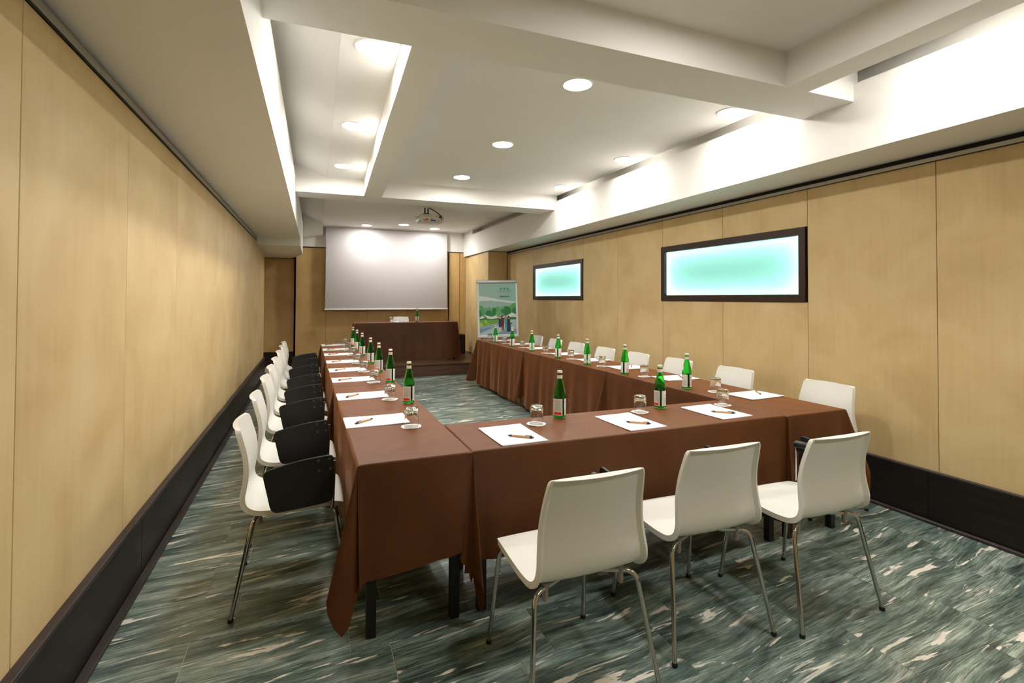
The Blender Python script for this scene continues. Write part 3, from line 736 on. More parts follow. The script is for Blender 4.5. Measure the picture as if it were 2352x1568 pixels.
def make_chair():
    t = empty('writing_chair')
    sh = make_shell().build('seat_shell', M['shell'], t, smooth=50); fix_normals(sh)
    zt = 0.418
    for sx in (-1, 1):
        back = fillet([(sx * 0.09, -0.115, zt), (sx * 0.205, -0.165, zt), (sx * 0.256, -0.245, 0.012)], 0.045, 7)
        front = fillet([(sx * 0.09, 0.085, zt), (sx * 0.196, 0.185, zt), (sx * 0.223, 0.245, 0.012)], 0.045, 7)
        for pts, foot in ((back, (sx * 0.256, -0.245)), (front, (sx * 0.223, 0.245))):
            lg = MB().tube(pts, 0.0092, 12).build('leg', M['chrome'], t, smooth=40)
            MB().lathe([(0.010, 0.0), (0.0118, 0.003), (0.0118, 0.012), (0.010, 0.016)], 12, foot[0], foot[1]).build('foot_cap', M['black_plastic'], lg, smooth=40)
        MB().tube([(sx * 0.09, -0.118, zt), (sx * 0.09, 0.088, zt)], 0.009, 10).build('seat_bearer', M['chrome'], t, smooth=40)
        MB().lathe([(0.009, 0.372), (0.011, 0.378), (0.011, 0.41), (0.013, 0.414), (0.013, 0.436)], 12, sx * 0.155, -0.142).build('stacking_bumper', M['bumper'], t, smooth=40)
    MB().tube([(-0.09, 0.0, zt), (0.09, 0.0, zt)], 0.009, 10).build('cross_bearer', M['chrome'], t, smooth=40)
    # folded writing tablet on the sitter's right
    post = fillet([(0.09, 0.10, zt - 0.004), (0.234, 0.172, zt - 0.004), (0.236, 0.178, 0.650)], 0.04, 6)
    MB().tube(post, 0.0085, 10).build('tablet_post', M['chrome'], t, smooth=40)
    hinge = MB(); hinge.tube([(0.228, 0.170, 0.648), (0.228, 0.164, 0.650), (0.228, 0.102, 0.652), (0.228, 0.094, 0.652)], [0.014, 0.020, 0.020, 0.014], 14)
    hinge.bevel_box(0.222, 0.252, 0.105, 0.165, 0.61, 0.655, 0.005)
    hinge.build('tablet_hinge', M['black_plastic'], t, smooth=40)
    def rounded(pts, r):
        P3 = [Vector((a, b, 0)) for a, b in pts]; n = len(P3); out = []
        for i in range(n):
            p = P3[i]; a = P3[i - 1] - p; c = P3[(i + 1) % n] - p; k = min(r[i], a.length * .45, c.length * .45)
            A, B = p + a.normalized() * k, p + c.normalized() * k
            for q in range(6):
                u = q / 5; v = A * (1 - u) ** 2 + p * 2 * u * (1 - u) + B * u * u; out.append((v.x, v.y))
        return out
    out = rounded([(-0.128, 0.640), (0.02, 0.677), (0.172, 0.690), (0.178, 0.58), (0.172, 0.470), (0.05, 0.456), (-0.088, 0.447)], [0.03, 0.3, 0.02, 0.3, 0.025, 0.3, 0.035])
    pl = lambda a, b, d_: (0.256 + d_ + 0.02 * ((b - 0.56) / 0.12) * 0.3, a, b)
    tb = MB(); inner = [(a * 0.985 + 0.0006, 0.565 + (b - 0.565) * 0.985) for a, b in out]
    A_ = [pl(a, b, 0.0) for a, b in inner]; B_ = [pl(a, b, 0.002) for a, b in out]; C_ = [pl(a, b, 0.011) for a, b in out]; D_ = [pl(a, b, 0.013) for a, b in inner]
    n = len(out); tb.v = A_ + B_ + C_ + D_
    tb.f = [tuple(range(n)), tuple(reversed(range(3 * n, 4 * n)))]
    for r in range(3):
        for k in range(n): tb.f.append((r * n + (k + 1) % n, r * n + k, (r + 1) * n + k, (r + 1) * n + (k + 1) % n))
    tab = tb.build('writing_tablet', M['tablet'], t, smooth=35); fix_normals(tab)
    for a, b in ((0.108, 0.668), (0.155, 0.672), (0.112, 0.622), (0.160, 0.626)):
        x, y, z = pl(a, b, 0.0125)
        sc_ = MB()
        for xx, rr in ((x, 0.007), (x + 0.0012, 0.006)):
            for k in range(10): sc_.v.append((xx, y + rr * math.cos(k * .6283), z + rr * math.sin(k * .6283)))
        sc_.f = [tuple(range(10)), tuple(range(10, 20))] + [(k, (k + 1) % 10, 10 + (k + 1) % 10, 10 + k) for k in range(10)]
        fix_normals(sc_.build('screw', M['screw'], tab))
    return t
chair0 = make_chair(); chair_kids = kid_map(chair0); _first = [True]
def place_chair(x, y, z, deg, label, group):
    if _first[0]: c = chair0; _first[0] = False
    else: c = copy_tree(chair0, None, chair_kids)
    c.location = (x, y, z); c.rotation_euler = (0, 0, math.radians(deg))
    return tag(c, label, 'chair', group)
place_chair(0.918, 1.742, 0, 0.5, 'white chair at the cross table, nearest the left row', 'chairs at the cross table')
place_chair(1.578, 1.838, 0, -0.8, 'white chair at the cross table, middle of three', 'chairs at the cross table')
place_chair(2.184, 1.780, 0, 0.2, 'white chair at the cross table, nearest the right wall', 'chairs at the cross table')
for i, y in enumerate((2.778, 3.500, 4.243, 4.872, 5.500, 6.225, 6.897, 7.483)):
    place_chair(-0.070 - 0.0045 * i, y, 0, -90 + 1.2 * math.sin(i * 2.3), 'white chair with folded black tablet, left row, %s' % ('nearest the camera' if i == 0 else 'farthest from the camera' if i == 7 else ORD[i] + ' from the camera'), 'chairs along the left row')
for i, (y, x) in enumerate(((2.542, 3.238), (3.36, 3.205), (4.07, 3.185), (4.68, 3.14), (5.305, 3.12), (6.05, 3.135), (6.683, 3.13), (7.40, 3.165))):
    place_chair(x, y, 0, 90 + 1.5 * math.sin(i * 1.7), 'white chair before the right wall, right row, %s' % ('nearest the camera' if i == 0 else 'farthest from the camera' if i == 7 else ORD[i] + ' from the camera'), 'chairs along the right row')
place_chair(1.695, 10.33, 0.21, 180, 'white chair behind the head table on the stage', 'chair at the head table')

# ================================================================== TABLE SETTINGS
def make_bottle():
    t = empty('water_bottle')
    p = [(0.030, 0.001), (0.0345, 0.004), (0.0355, 0.010), (0.0355, 0.118), (0.0350, 0.121), (0.0362, 0.125), (0.0358, 0.130), (0.0345, 0.138), (0.031, 0.155), (0.026, 0.176), (0.0205, 0.199), (0.0165, 0.216), (0.0148, 0.228), (0.0143, 0.246), (0.0155, 0.248), (0.0155, 0.254), (0.0138, 0.256)]
    inner = [(max(r - 0.0028, 0.004), z) for r, z in reversed(p) if z > 0.008] + [(0.026, 0.008)]
    MB().lathe(p + [(0.0120, 0.2565)] + inner[1:], 28).build('glass_body', M['green_glass'], t, smooth=50)
    MB().lathe([(0.0147, 0.2545), (0.0152, 0.2575), (0.0148, 0.266), (0.0132, 0.268)], 24).build('cap', M['cap'], t, smooth=40)
    def wrap(name, mat, a0, a1, z0, z1, rf, n=14, taper=False):
        m = MB(); uvs = []
        nz = 2 if not taper else 6
        for i in range(n + 1):
            a = math.radians(a0 + (a1 - a0) * i / n)
            for k in range(nz):
                z = z0 + (z1 - z0) * k / (nz - 1); r = rf(z); m.v.append((r * math.cos(a), r * math.sin(a), z)); uvs.append((i / n, k / (nz - 1)))
        for i in range(n):
            for k in range(nz - 1): m.f.append((i * nz + k, (i + 1) * nz + k, (i + 1) * nz + k + 1, i * nz + k + 1))
        o = m.build(name, mat, t, smooth=60); uv = o.data.uv_layers.new(name='UVMap')
        for l in o.data.loops: uv.data[l.index].uv = uvs[l.vertex_index]
        return o
    wrap('back_label', M['label_back'], -166, -10, 0.019, 0.112, lambda z: 0.0358)
    wrap('front_label', M['label_front'], 10, 170, 0.019, 0.112, lambda z: 0.0358)
    wrap('neck_label', M['label_plain'], 0, 360, 0.223, 0.245, lambda z: 0.0153, 24)
    nb = wrap('neck_band', M['label_red'], 0, 360, 0.243, 0.2455, lambda z: 0.0155, 24)
    # teardrop seal on the shoulder
    def rs(z):
        for (r0, z0), (r1, z1) in zip(p, p[1:]):
            if z0 <= z <= z1 and z1 > z0: return r0 + (r1 - r0) * (z - z0) / (z1 - z0) + 0.0006
        return 0.03
    m = MB(); n = 7
    for i in range(n + 1):
        z = 0.140 + 0.040 * i / n; w = math.sin(math.pi * (i / n) ** 0.75) * 26 * (1 - 0.35 * i / n) + 0.5
        for k in range(5):
            a = math.radians(90 + w * (k / 2 - 1)); m.v.append((rs(z) * math.cos(a), rs(z) * math.sin(a), z))
    for i in range(n):
        for k in range(4): m.f.append((i * 5 + k, i * 5 + k + 1, i * 5 + 6 + k, i * 5 + 5 + k))
    m.build('shoulder_seal', M['label_plain'], t, smooth=60)
    return t
def make_glass():
    m = MB(); p = [(0.0365, 0.0005), (0.0372, 0.001), (0.0366, 0.03), (0.036, 0.09), (0.0345, 0.098), (0.031, 0.1005)]
    q = [(0.022, 0.0775), (0.031, 0.078), (0.0336, 0.073), (0.0346, 0.03), (0.0352, 0.001)]
    m.lathe(p, 28, cap0=False); m2 = MB(); m2.lathe(q, 28, cap1=False)
    base = len(m.v); m.v += m2.v; m.f += [tuple(i + base for i in f) for f in m2.f]
    for k in range(28): m.f.append((k, (k + 1) % 28, base + 4 * 28 + (k + 1) % 28, base + 4 * 28 + k))
    o = m.build('tumbler', M['clear_glass'], None, smooth=45); return fix_normals(o)
def make_coaster():
    m = MB(); n = 48; P = []
    for z in (0.0, 0.0014):
        for k in range(n):
            a = 2 * math.pi * k / n; r = 0.0525 + 0.0016 * math.cos(a * 12); P.append((r * math.cos(a), r * math.sin(a), z + 0.0025 * (0.5 + 0.5 * math.sin(a * 3 + 0.5)) * (1 if k % 1 == 0 else 0)))
    for z in (0.0004, 0.0018):
        for k in range(n):
            a = 2 * math.pi * k / n; P.append((0.041 * math.cos(a), 0.041 * math.sin(a), z))
    F = [tuple(reversed(range(2 * n, 3 * n))), tuple(range(3 * n, 4 * n))]
    for k in range(n):
        k1 = (k + 1) % n
        F += [(k, n + k, n + k1, k1)[::-1], (n + k, 3 * n + k, 3 * n + k1, n + k1)[::-1], (k, k1, 2 * n + k1, 2 * n + k)[::-1]]
    m.add(P, F); return fix_normals(m.build('paper_coaster', M['coaster'], None, smooth=30))
def make_pad():
    """A4 sheets: local +y is the head of the page; slightly lifted corners"""
    t = empty('notepad')
    w, h = 0.119, 0.165
    def sheet(z, dx, dy, rot, th, curl):
        m = MB(); n = 6; P = []
        c, s = math.cos(rot), math.sin(rot)
        for zz in (0, th):
            for i in range(n + 1):
                for j in range(n + 1):
                    u, v = i / n * 2 - 1, j / n * 2 - 1
                    x, y = u * w, v * h
                    lift = curl * (max(0, (v - 0.2)) ** 2 * 0.8 + max(0, u * v - 0.3) * 0.5)
                    P.append((x * c - y * s + dx, x * s + y * c + dy, z + zz + lift))
        K = (n + 1) ** 2; F = []
        for i in range(n):
            for j in range(n):
                a = i * (n + 1) + j; q_ = (a, a + n + 1, a + n + 2, a + 1)
                F += [tuple(reversed(q_)), tuple(K + x for x in q_)]
        for i in range(n):
            for (a, b) in ((i * (n + 1), (i + 1) * (n + 1)), ((i + 1) * (n + 1) + n, i * (n + 1) + n), (i + 1, i), (n * (n + 1) + i, n * (n + 1) + i + 1)):
                F.append((a, b, K + b, K + a))
        m.add(P, F); return m
    sheet(0.0, 0.002, -0.002, 0.012, 0.0022, 0.003).build('under_sheets', M['paper'], t, smooth=30)
    cov = sheet(0.0026, 0, 0, 0, 0.0014, 0.004).build('cover_sheet', M['paper'], t, smooth=30)
    for k in range(3):                                  # three little shields printed at the head
        x = -0.016 + k * 0.016; z = 0.0046
        MB().add([(x - .003, 0.048, z), (x + .003, 0.048, z), (x + .003, 0.044, z), (x, 0.0412, z), (x - .003, 0.044, z)], [(0, 4, 3, 2, 1)]).build('printed_shield', M['ink'], cov)
    MB().add([(-0.02, 0.036, 0.0046), (0.02, 0.036, 0.0046), (0.02, 0.0375, 0.0046), (-0.02, 0.0375, 0.0046)], [(0, 1, 2, 3)]).build('printed_line', M['ink'], cov)
    return t
def make_pen():
    """lies along local x, tip towards +x"""
    t = empty('ballpoint_pen')
    R = lambda pts, r: MB().tube(pts, r, 12)
    R([(-0.045, 0, 0.0055), (0.045, 0, 0.0055)], 0.0052).build('barrel', M['kraft'], t, smooth=40)
    R([(0.045, 0, 0.0055), (0.058, 0, 0.0055), (0.064, 0, 0.0055), (0.069, 0, 0.0055)], [0.0052, 0.0042, 0.0022, 0.0008]).build('tip', M['black_gloss'], t, smooth=40)
    R([(-0.045, 0, 0.0055), (-0.058, 0, 0.0055), (-0.0585, 0, 0.0055), (-0.066, 0, 0.0055)], [0.0054, 0.0054, 0.0035, 0.0035]).build('push_button', M['black_gloss'], t, smooth=40)
    MB().bevel_box(-0.057, -0.022, -0.0018, 0.0018, 0.0115, 0.0135, 0.0005).build('clip', M['black_gloss'], t)
    for k in range(3): MB().box(-0.012 + k * 0.007, -0.009 + k * 0.007, -0.0012, 0.0012, 0.0104, 0.0109).build('printed_mark', M['ink'], t)
    return t
bot0, gla0, coa0, pad0, pen0 = make_bottle(), make_glass(), make_coaster(), make_pad(), make_pen()
KM = {o.name: kid_map(o) for o in (bot0, gla0, coa0, pad0, pen0)}
used = set()
def put(o, x, y, z, rz, label, cat, group):
    if o.name not in used: used.add(o.name); c = o
    else: c = copy_tree(o, None, KM[o.name])
    c.location = (x, y, z); c.rotation_euler = (0, 0, rz)
    return tag(c, label, cat, group)
TT = 0.7405
def which(i, n): return 'nearest the camera' if i == 0 else ('farthest from the camera' if i == n - 1 else ORD[i] + ' from the camera')
def face(x, y, deg):           # turn a bottle so the gap between its labels points deg to the right of the line to the camera
    return math.atan2(-y, -x) + math.radians(deg)
# bottles
for i, (x, y) in enumerate(((0.593, 3.290), (0.598, 4.146), (0.582, 4.768), (0.575, 5.404), (0.562, 6.183), (0.553, 6.792), (0.552, 7.45))):
    put(bot0, x, y, TT, face(x, y, (30, 26, 34, 8, 14, 30, 34)[i]), 'green glass water bottle on the left row, %s' % which(i, 7), 'bottle', 'bottles on the left row')
for i, (x, y) in enumerate(((2.646, 3.060), (2.630, 3.849), (2.637, 4.527), (2.632, 5.170), (2.640, 5.932), (2.644, 6.621), (2.639, 7.306))):
    put(bot0, x, y, TT, face(x, y, (-162, 162, 178, 168, 180, 168, 168)[i]), 'green glass water bottle on the right row, %s' % which(i, 7), 'bottle', 'bottles on the right row')
put(bot0, 1.325, 2.584, TT, face(1.325, 2.584, 36), 'green glass water bottle on the cross table, left of the two', 'bottle', 'bottles on the cross table')
put(bot0, 2.025, 2.585, TT, face(2.025, 2.585, 8), 'green glass water bottle on the cross table, right of the two', 'bottle', 'bottles on the cross table')
put(bot0, 1.935, 9.89, 0.9505, face(1.935, 9.89, 10), 'green glass water bottle alone on the head table', 'bottle', 'bottle on the head table')
# glasses on coasters
def glass_at(x, y, z, where, group):
    put(coa0, x, y, z, random.uniform(0, 6), 'white paper coaster under the glass %s' % where, 'coaster', 'coasters ' + group)
    put(gla0, x + random.uniform(-.004, .004), y + random.uniform(-.004, .004), z + 0.0016, random.uniform(0, 6), 'upturned clear tumbler %s' % where, 'glass', 'glasses ' + group)
GL = ((0.497, 2.682), (0.495, 3.450), (0.474, 4.197), (0.457, 4.829), (0.445, 5.467), (0.452, 6.246), (0.444, 6.872), (0.442, 7.50))
for i, (x, y) in enumerate(GL): glass_at(x, y, TT, 'on the left row, %s' % which(i, 8), 'on the left row')
GR = ((2.759, 2.891), (2.71, 3.675), (2.722, 4.386), (2.722, 5.029), (2.715, 5.681), (2.717, 6.432), (2.713, 7.107), (2.711, 7.78))
for i, (x, y) in enumerate(GR): glass_at(x, y, TT, 'on the right row, %s' % which(i, 8), 'on the right row')
for (x, y), w in (((1.138, 2.495), 'leftmost of three'), ((1.838, 2.535), 'middle of three'), ((2.459, 2.512), 'rightmost of three')): glass_at(x, y, TT, 'on the cross table, %s' % w, 'on the cross table')
glass_at(1.455, 10.0, 0.9505, 'on the head table', 'on the head table')
# notepads and pens
PL = (2.878, 3.645, 4.395, 5.005, 5.663, 6.408, 7.036, 7.70)
for i, y in enumerate(PL):
    x = 0.340 - 0.005 * i
    rz = -math.pi / 2 + 0.05 * math.sin(i * 3.1)
    put(pad0, x, y, TT, rz, 'white notepad on the left row, %s' % which(i, 8), 'notepad', 'notepads on the left row')
    put(pen0, x - 0.066, y - 0.02, TT + 0.0045, 0.70 + 0.12 * math.sin(i * 2.2), 'kraft pen on the left row notepad %s' % which(i, 8), 'pen', 'pens on the left row')
PR = (2.690, 3.515, 4.222, 4.870, 5.515, 6.265, 6.935, 7.61)
for i, y in enumerate(PR):
    x = 2.917 - 0.003 * i
    rz = math.pi / 2 + (0.07, -0.04, -0.05, 0.03, 0.02, -0.03, 0.03, 0.02)[i]
    put(pad0, x, y, TT, rz, 'white notepad on the right row, %s' % which(i, 8), 'notepad', 'notepads on the right row')
    put(pen0, x + 0.075, y + 0.03, TT + 0.0045, math.radians(-122 + 10 * math.sin(i * 2.9)), 'kraft pen on the right row notepad %s' % which(i, 8), 'pen', 'pens on the right row')
for (x, y, rz, px, py), w in (((0.935, 2.345, 0.02, 0.952, 2.268), 'leftmost of three'), ((1.640, 2.357, 0.03, 1.652, 2.292), 'middle of three'), ((2.270, 2.378, 0.035, 2.277, 2.322), 'rightmost of three')):
    put(pad0, x, y, TT, rz, 'white notepad on the cross table, %s' % w, 'notepad', 'notepads on the cross table')
    put(pen0, px, py, TT + 0.0045, math.radians(140), 'kraft pen on the cross table notepad, %s' % w, 'pen', 'pens on the cross table')
put(pad0, 1.64, 10.0, 0.9505, math.pi + 0.1, 'white notepad on the head table', 'notepad', 'notepad on the head table')
put(pen0, 1.66, 9.98, 0.955, 0.25, 'dark pen on the head table notepad', 'pen', 'pen on the head table')

# ================================================================== PROJECTION SCREEN
ps = tag(empty('projection_screen', (1.55, 11.06, 0)), 'white pull-down projection screen above the head table', 'screen')
m = MB(); nx, nz = 40, 30
for k in range(nz + 1):
    v = k / nz; z = 1.185 + v * (2.9 - 1.185)
    for i in range(nx + 1):
        u = i / nx * 2 - 1; hw = 1.282 + 0.006 * (1 - v) - 0.006 * math.sin(math.pi * v)
        near = max(0, 1 - v * 9); corner = abs(u) ** 3
        rip = near * corner * 0.010 * math.sin((abs(u) * 26 + v * 60)) + 0.012 * abs(u) ** 4 * math.sin(math.pi * v)
        m.v.append((u * hw, -rip, z))
for k in range(nz):
    for i in range(nx): a = k * (nx + 1) + i; m.f.append((a, a + 1, a + nx + 2, a + nx + 1))
m.build('screen_fabric', M['screen'], ps, smooth=60)
MB().tube([(-1.302, 0, 1.178), (1.302, 0, 1.178)], 0.014, 12).build('bottom_bar', M['screen_bar'], ps, smooth=40)
for s in (-1, 1): MB().tube([(s * 1.302, 0, 1.178), (s * 1.312, 0, 1.178)], 0.017, 12).build('end_cap', M['backing'], ps, smooth=40)
MB().bevel_box(-1.34, 1.34, -0.05, 0.05, 2.895, 2.909, 0.003).build('slot_trim', M['lamp_ring'], ps)

# ================================================================== PROJECTOR
pj = tag(empty('projector', (1.80, 8.20, 2.91)), 'white projector hanging from the far ceiling bay', 'projector')
plate = MB(); plate.lathe([(0.085, 0), (0.085, -0.004), (0.06, -0.014), (0.03, -0.016)], 24); plate.build('ceiling_plate', M['lamp_ring'], pj, smooth=30, loc=(-0.06, -0.03, 0))
arm = MB(); arm.box(-0.094, -0.078, -0.045, -0.015, -0.115, -0.012); arm.box(-0.042, -0.026, -0.045, -0.015, -0.115, -0.012); arm.box(-0.105, -0.015, -0.05, -0.01, -0.128, -0.1); arm.build('mount_bracket', M['black_plastic'], pj)
def superbox(hw, d0, d1, z0, z1, b):
    mm = MB(); rows = []
    for y, s in ((d0, 0.93), (d0 + 0.015, 1.0), (d1 - 0.03, 1.0), (d1, 0.9)):
        ring = []
        for k in range(24):
            a = 2 * math.pi * k / 24; c, s_ = math.cos(a), math.sin(a)
            x = hw * s * math.copysign(abs(c) ** 0.35, c); z = (z0 + z1) / 2 + (z1 - z0) / 2 * s * math.copysign(abs(s_) ** 0.5, s_)
            ring.append((x, y, z))
        rows.append(ring)
    for r in rows: mm.v += r
    for r in range(3):
        for k in range(24): mm.f.append((r * 24 + k, r * 24 + (k + 1) % 24, (r + 1) * 24 + (k + 1) % 24, (r + 1) * 24 + k))
    mm.f += [tuple(reversed(range(24))), tuple(range(72, 96))]; return mm
body = superbox(0.205, -0.16, 0.15, -0.262, -0.13, 0.02).build('body', M['projector'], pj, smooth=40); fix_normals(body)
MB().lathe([(0.045, 0), (0.045, 0.03), (0.038, 0.032)], 20).build('lens', M['black_gloss'], body, loc=(0.08, 0.178, -0.2)).rotation_euler = (math.radians(90), 0, 0)
yp = -0.1615
MB().box(-0.135, -0.105, yp - 0.003, yp + 0.01, -0.240, -0.222).build('port', M['port_blue'], body)
MB().box(-0.100, -0.055, yp - 0.003, yp + 0.01, -0.238, -0.206).build('port', M['port_orange'], body)
MB().box(-0.020, 0.065, yp - 0.003, yp + 0.01, -0.242, -0.218).build('port', M['port_blue'], body)
MB().box(-0.012, 0.018, yp - 0.003, yp + 0.01, -0.206, -0.198).build('port', M['black_gloss'], body)
for x in (0.085, 0.110): MB().box(x, x + 0.015, yp - 0.003, yp + 0.01, -0.238, -0.230).build('port', M['black_gloss'], body)
MB().box(0.120, 0.152, yp - 0.003, yp + 0.01, -0.188, -0.160).build('power_socket', M['black_gloss'], body)
for x, w_ in ((-0.13, 0.004), (-0.11, 0.02), (-0.08, 0.035), (-0.035, 0.03), (0.06, 0.045)): MB().box(x, x + w_, yp - 0.001, yp + 0.01, -0.166, -0.162).build('printed_line', M['ink'], body)
MB().prism([(-0.19, 0.0, -0.19), (-0.19, 0.08, -0.19), (-0.25, 0.05, -0.158), (-0.25, 0.02, -0.158)], [(-0.19, 0.0, -0.15), (-0.19, 0.08, -0.15), (-0.25, 0.05, -0.152), (-0.25, 0.02, -0.152)]).build('side_flap', M['projector'], pj)
for s, dz in ((0, 0), (0.012, 0.003)):
    MB().tube(catmull([(-0.02 + s, -0.04, -0.012), (0.06 + s, -0.10, -0.07), (0.13 + s, -0.17, -0.14), (0.158 + s * .4, -0.185, -0.19), (0.15, -0.175, -0.232 + dz)], 20), 0.0045, 8).build('cable', M['black_plastic'], pj, smooth=40)

# ================================================================== BOX ON THE STAGE
bx = tag(empty('wooden_speaker_box', (3.06, 10.72, 0.21)), 'dark wooden box on the stage beside the head table', 'speaker box')
MB().bevel_box(-0.13, 0.07, -0.12, 0.12, 0.0, 0.425, 0.004).build('cabinet', M['speaker'], bx)
MB().box(-0.10, 0.04, -0.123, -0.118, 0.33, 0.385).build('vent_slot', M['backing'], bx)
MB().box(-0.11, 0.05, -0.122, -0.118, 0.03, 0.30).build('grille', M['black_plastic'], bx)

# ================================================================== FLIP CHART WITH POSTER
fc = tag(empty('flip_chart', (3.075, 8.36, 0)), 'silver framed flip chart with an illustrated green welcome poster', 'flip chart')
fc.rotation_euler = (0, 0, math.radians(-8))
BW, BH, BZ = 0.365, 1.005, 0.735
brd = empty('board'); brd.parent = fc; brd.location = (0, 0, BZ); brd.rotation_euler = (math.radians(-4), math.radians(-1.0), 0)
bmesh_ = MB(); bmesh_.bevel_box(-BW, BW, 0, 0.02, 0, BH, 0.004)
# the board itself is the mesh part; the empty is replaced by it
bpy.data.objects.remove(brd)
brd = bmesh_.build('board', M['white_frame'], fc, loc=(0, 0, BZ)); brd.rotation_euler = (math.radians(-4), math.radians(-1.0), 0)
for (a, c, z0, z1, mt) in ((-BW - 0.006, BW + 0.006, BH - 0.045, BH + 0.006, 'silver'),):
    MB().bevel_box(a, c, -0.026, 0.022, z0, z1, 0.006).build('top_clamp', M[mt], brd)
MB().bevel_box(-BW - 0.004, -BW + 0.034, -0.014, 0.022, 0.0, BH - 0.045, 0.006).build('side_rail', M['white_frame'], brd)
MB().bevel_box(BW - 0.034, BW + 0.004, -0.014, 0.022, 0.0, BH - 0.045, 0.006).build('side_rail', M['white_frame'], brd)
MB().bevel_box(-BW + 0.034, BW - 0.034, -0.014, 0.022, 0.0, 0.052, 0.006).build('bottom_rail', M['white_frame'], brd)
MB().bevel_box(-0.29, 0.29, -0.06, -0.0, -0.02, -0.004, 0.003).build('pen_tray', M['silver'], fc, loc=(0, 0, BZ))
for pts in (((-0.28, 0.045, BZ + 0.3), (-0.33, 0.0, 0.0)), ((0.28, 0.045, BZ + 0.3), (0.33, 0.0, 0.0)), ((0, 0.09, BZ + 0.6), (0.0, 0.55, 0.0))):
    MB().tube(pts, 0.011, 10).build('leg', M['silver'], fc, smooth=40)
# poster sheet: print pieces traced on the sheet in sheet coordinates (u right, v up)
PW0, PW1, PZ0, PZ1 = -BW + 0.034, BW - 0.034, 0.052, BH - 0.045
sheet = MB().box(PW0, PW1, -0.004, -0.001, PZ0, PZ1).build('poster', plain('poster_sky', srgb(146, 176, 164), 0.35), brd)
def S(x, y): return (PW0 + (x - 245) / 695 * (PW1 - PW0), PZ1 - (y - 272) / 993 * (PZ1 - PZ0))
pcol = {}
lay = [0.0045]
def pr(name, pts, col):
    if col not in pcol: pcol[col] = plain('print_%d_%d_%d' % col, srgb(*col), 0.4)
    lay[0] += 0.00012
    P = []
    for x, y in pts:
        x = min(max(x, 245), 940); y = min(max(y, 272), 1265); P.append((S(x, y)[0], -lay[0], S(x, y)[1]))
    o = MB().add(P, [tuple(range(len(P)))]).build(name, pcol[col], sheet); fix_normals(o)
    if o.data.polygons[0].normal.y > 0: o.data.flip_normals()
    return o
def ell(cx, cy, rx, ry, n=20, a0=0, a1=360): return [(cx + rx * math.cos(math.radians(a0 + (a1 - a0) * k / n)), cy - ry * math.sin(math.radians(a0 + (a1 - a0) * k / n))) for k in range(n + (0 if a1 - a0 == 360 else 1))]
pr('printed_cloud', [(245, 515), (420, 545), (620, 590), (940, 640), (940, 680), (700, 640), (450, 612), (245, 622)], (206, 214, 212))
for cx, cy, rx, ry, col in ((360, 850, 60, 105, (96, 160, 130)), (515, 850, 45, 115, (96, 164, 138)), (680, 830, 45, 115, (96, 164, 138)), (815, 830, 45, 110, (100, 164, 136)),
                            (265, 810, 80, 108, (86, 150, 78)), (430, 850, 62, 112, (92, 158, 84)), (595, 830, 55, 105, (92, 158, 84)), (750, 815, 70, 100, (92, 158, 84)), (925, 800, 105, 140, (86, 150, 78)),
                            (255, 870, 35, 75, (20, 120, 62)), (420, 890, 70, 90, (20, 120, 62)), (530, 850, 50, 100, (20, 120, 62)), (770, 830, 75, 105, (20, 120, 62)), (930, 850, 70, 100, (20, 120, 62)), (595, 880, 45, 80, (98, 164, 92)), (680, 820, 26, 40, (20, 120, 62))):
    pr('printed_tree', ell(cx, cy, rx, ry), col)
pr('printed_hedge', [(245, 920), (940, 930), (940, 985), (245, 985)], (22, 118, 66))
pr('printed_canopy', [(330, 880), (400, 905), (480, 925), (580, 890), (560, 925), (640, 932), (560, 960), (460, 968), (390, 955)], (222, 224, 222))
pr('printed_canopy', [(245, 940), (295, 905), (350, 940), (300, 955), (245, 958)], (222, 224, 222))
pr('printed_canopy', [(670, 935), (780, 900), (860, 850), (940, 885), (940, 942), (860, 935), (780, 938), (700, 945)], (222, 224, 222))
pr('printed_lawn', [(245, 985), (610, 980), (610, 1040), (440, 1075), (245, 1112)], (104, 158, 52))
pr('printed_lawn_stripe', [(245, 1030), (290, 1045), (315, 1095), (245, 1110)], (168, 196, 44))
pr('printed_lawn_stripe', [(330, 985), (370, 990), (390, 1040), (450, 1068), (400, 1072), (350, 1040)], (168, 196, 44))
pr('printed_path', [(610, 985), (940, 985), (940, 1265), (245, 1265), (245, 1215), (440, 1160), (610, 1090)], (172, 192, 198))
pr('printed_wall', [(245, 1112), (440, 1075), (610, 1040), (610, 1085), (440, 1125), (245, 1165)], (142, 168, 182))
pr('printed_wall', [(245, 1165), (440, 1125), (480, 1140), (350, 1195), (245, 1240)], (112, 142, 160))
pr('printed_shadow', [(560, 1265), (680, 1180), (800, 1200), (940, 1170), (940, 1265)], (128, 152, 168))
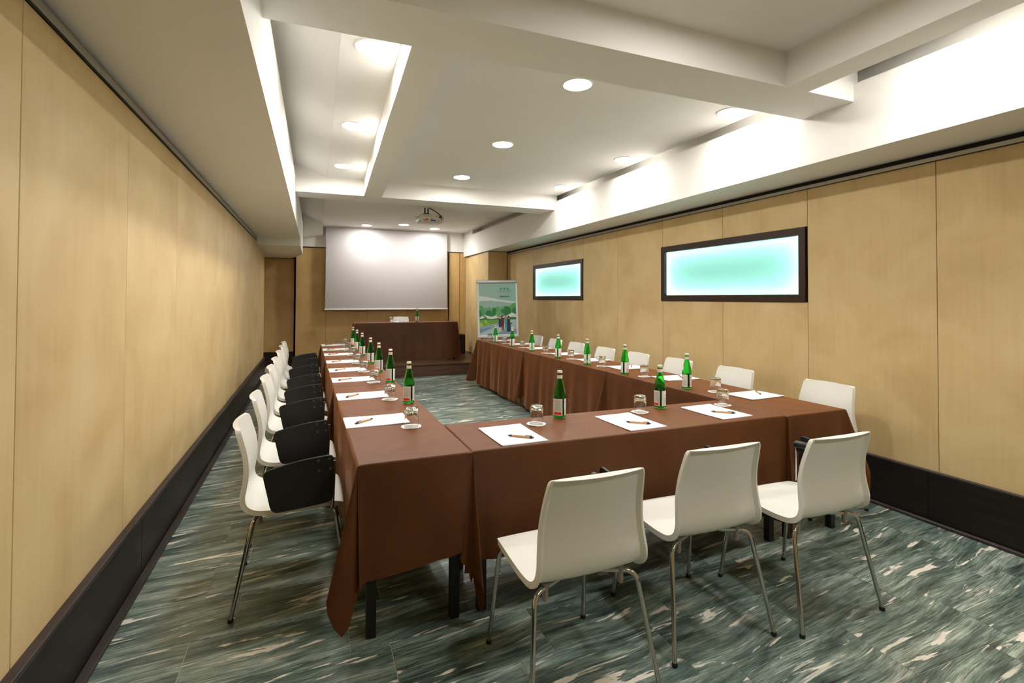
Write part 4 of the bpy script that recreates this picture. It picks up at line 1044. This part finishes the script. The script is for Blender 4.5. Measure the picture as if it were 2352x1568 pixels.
def person(x, y, h, body, legs, hair, long_hair, skirt):
    s = h / 280.0
    pr('printed_person', [(x - 26 * s, y + 45 * s), (x + 26 * s, y + 45 * s), (x + 30 * s, y + 140 * s), (x + 20 * s, y + 200 * s if skirt else y + 150 * s), (x - 20 * s, y + 200 * s if skirt else y + 150 * s), (x - 30 * s, y + 140 * s)], body)
    if skirt: pr('printed_legs', [(x - 12 * s, y + 200 * s), (x + 12 * s, y + 200 * s), (x + 16 * s, y + 285 * s), (x + 4 * s, y + 285 * s), (x, y + 215 * s), (x - 18 * s, y + 280 * s), (x - 28 * s, y + 280 * s)], legs)
    else: pr('printed_legs', [(x - 22 * s, y + 148 * s), (x + 22 * s, y + 148 * s), (x + 20 * s, y + 280 * s), (x + 4 * s, y + 280 * s), (x, y + 180 * s), (x - 6 * s, y + 280 * s), (x - 22 * s, y + 280 * s)], legs)
    pr('printed_face', ell(x, y + 26 * s, 13 * s, 18 * s, 12), (240, 190, 165))
    pr('printed_hair', ell(x - 2, y + 16 * s, 20 * s, 22 * s if not long_hair else 34 * s, 12, 20, 240), hair)
person(632, 925, 290, (24, 34, 74), (240, 190, 165), (236, 112, 52), False, True)
person(682, 905, 280, (104, 24, 48), (92, 20, 40), (36, 30, 42), False, False)
person(745, 912, 275, (72, 150, 150), (62, 140, 140), (234, 84, 48), True, False)
person(795, 930, 290, (48, 36, 42), (22, 48, 98), (36, 28, 36), True, False)
pr('printed_dress', [(768, 1075), (828, 1075), (830, 1220), (752, 1220)], (22, 48, 98))
pr('printed_bag', [(830, 1045), (864, 1060), (852, 1082), (828, 1068)], (22, 48, 88))
for k in range(3):
    x = 663 + k * 65
    pr('printed_shield', [(x - 18, 365), (x + 18, 365), (x + 18, 392), (x + 10, 405), (x, 410), (x - 10, 405), (x - 18, 392)], (20, 124, 132))
    if k != 1: pr('printed_shield_mark', [(x - 5, 370), (x + 5, 370), (x + 5, 388), (x, 394), (x - 5, 388)], (150, 196, 190))
    else: pr('printed_shield_mark', [(x - 10, 372), (x - 4, 372), (x + 10, 398), (x + 4, 400)], (150, 196, 190))
def lettering(name, text, cx, cy, width_px, col, spacing=1.0, bold=0.0):
    cu = bpy.data.curves.new(name, 'FONT'); cu.body = text; cu.align_x = 'CENTER'; cu.align_y = 'CENTER'; cu.size = 1.0; cu.space_character = spacing; cu.offset = bold
    ob = bpy.data.objects.new(name, cu); COL.objects.link(ob)
    bpy.context.view_layer.update()
    dg = bpy.context.evaluated_depsgraph_get(); me = bpy.data.meshes.new_from_object(ob.evaluated_get(dg))
    bpy.data.objects.remove(ob)
    xs = [v.co.x for v in me.vertices]; k = (width_px / 695 * (PW1 - PW0)) / (max(xs) - min(xs))
    lay[0] += 0.00012; X, Zc = S(cx, cy)
    for v in me.vertices: v.co = Vector((X + v.co.x * k, -lay[0], Zc + v.co.y * k))
    me.materials.clear(); me.materials.append(plain('print_' + name, srgb(*col), 0.4))
    o = bpy.data.objects.new(name, me); COL.objects.link(o); o.parent = sheet
    return o
lettering('printed_hotel_name', 'UNAHOTELS', 729, 438, 250, (60, 118, 120), 1.35)
lettering('printed_greeting', 'Benvenuti', 729, 533, 175, (10, 112, 124), 1.0, 0.02)
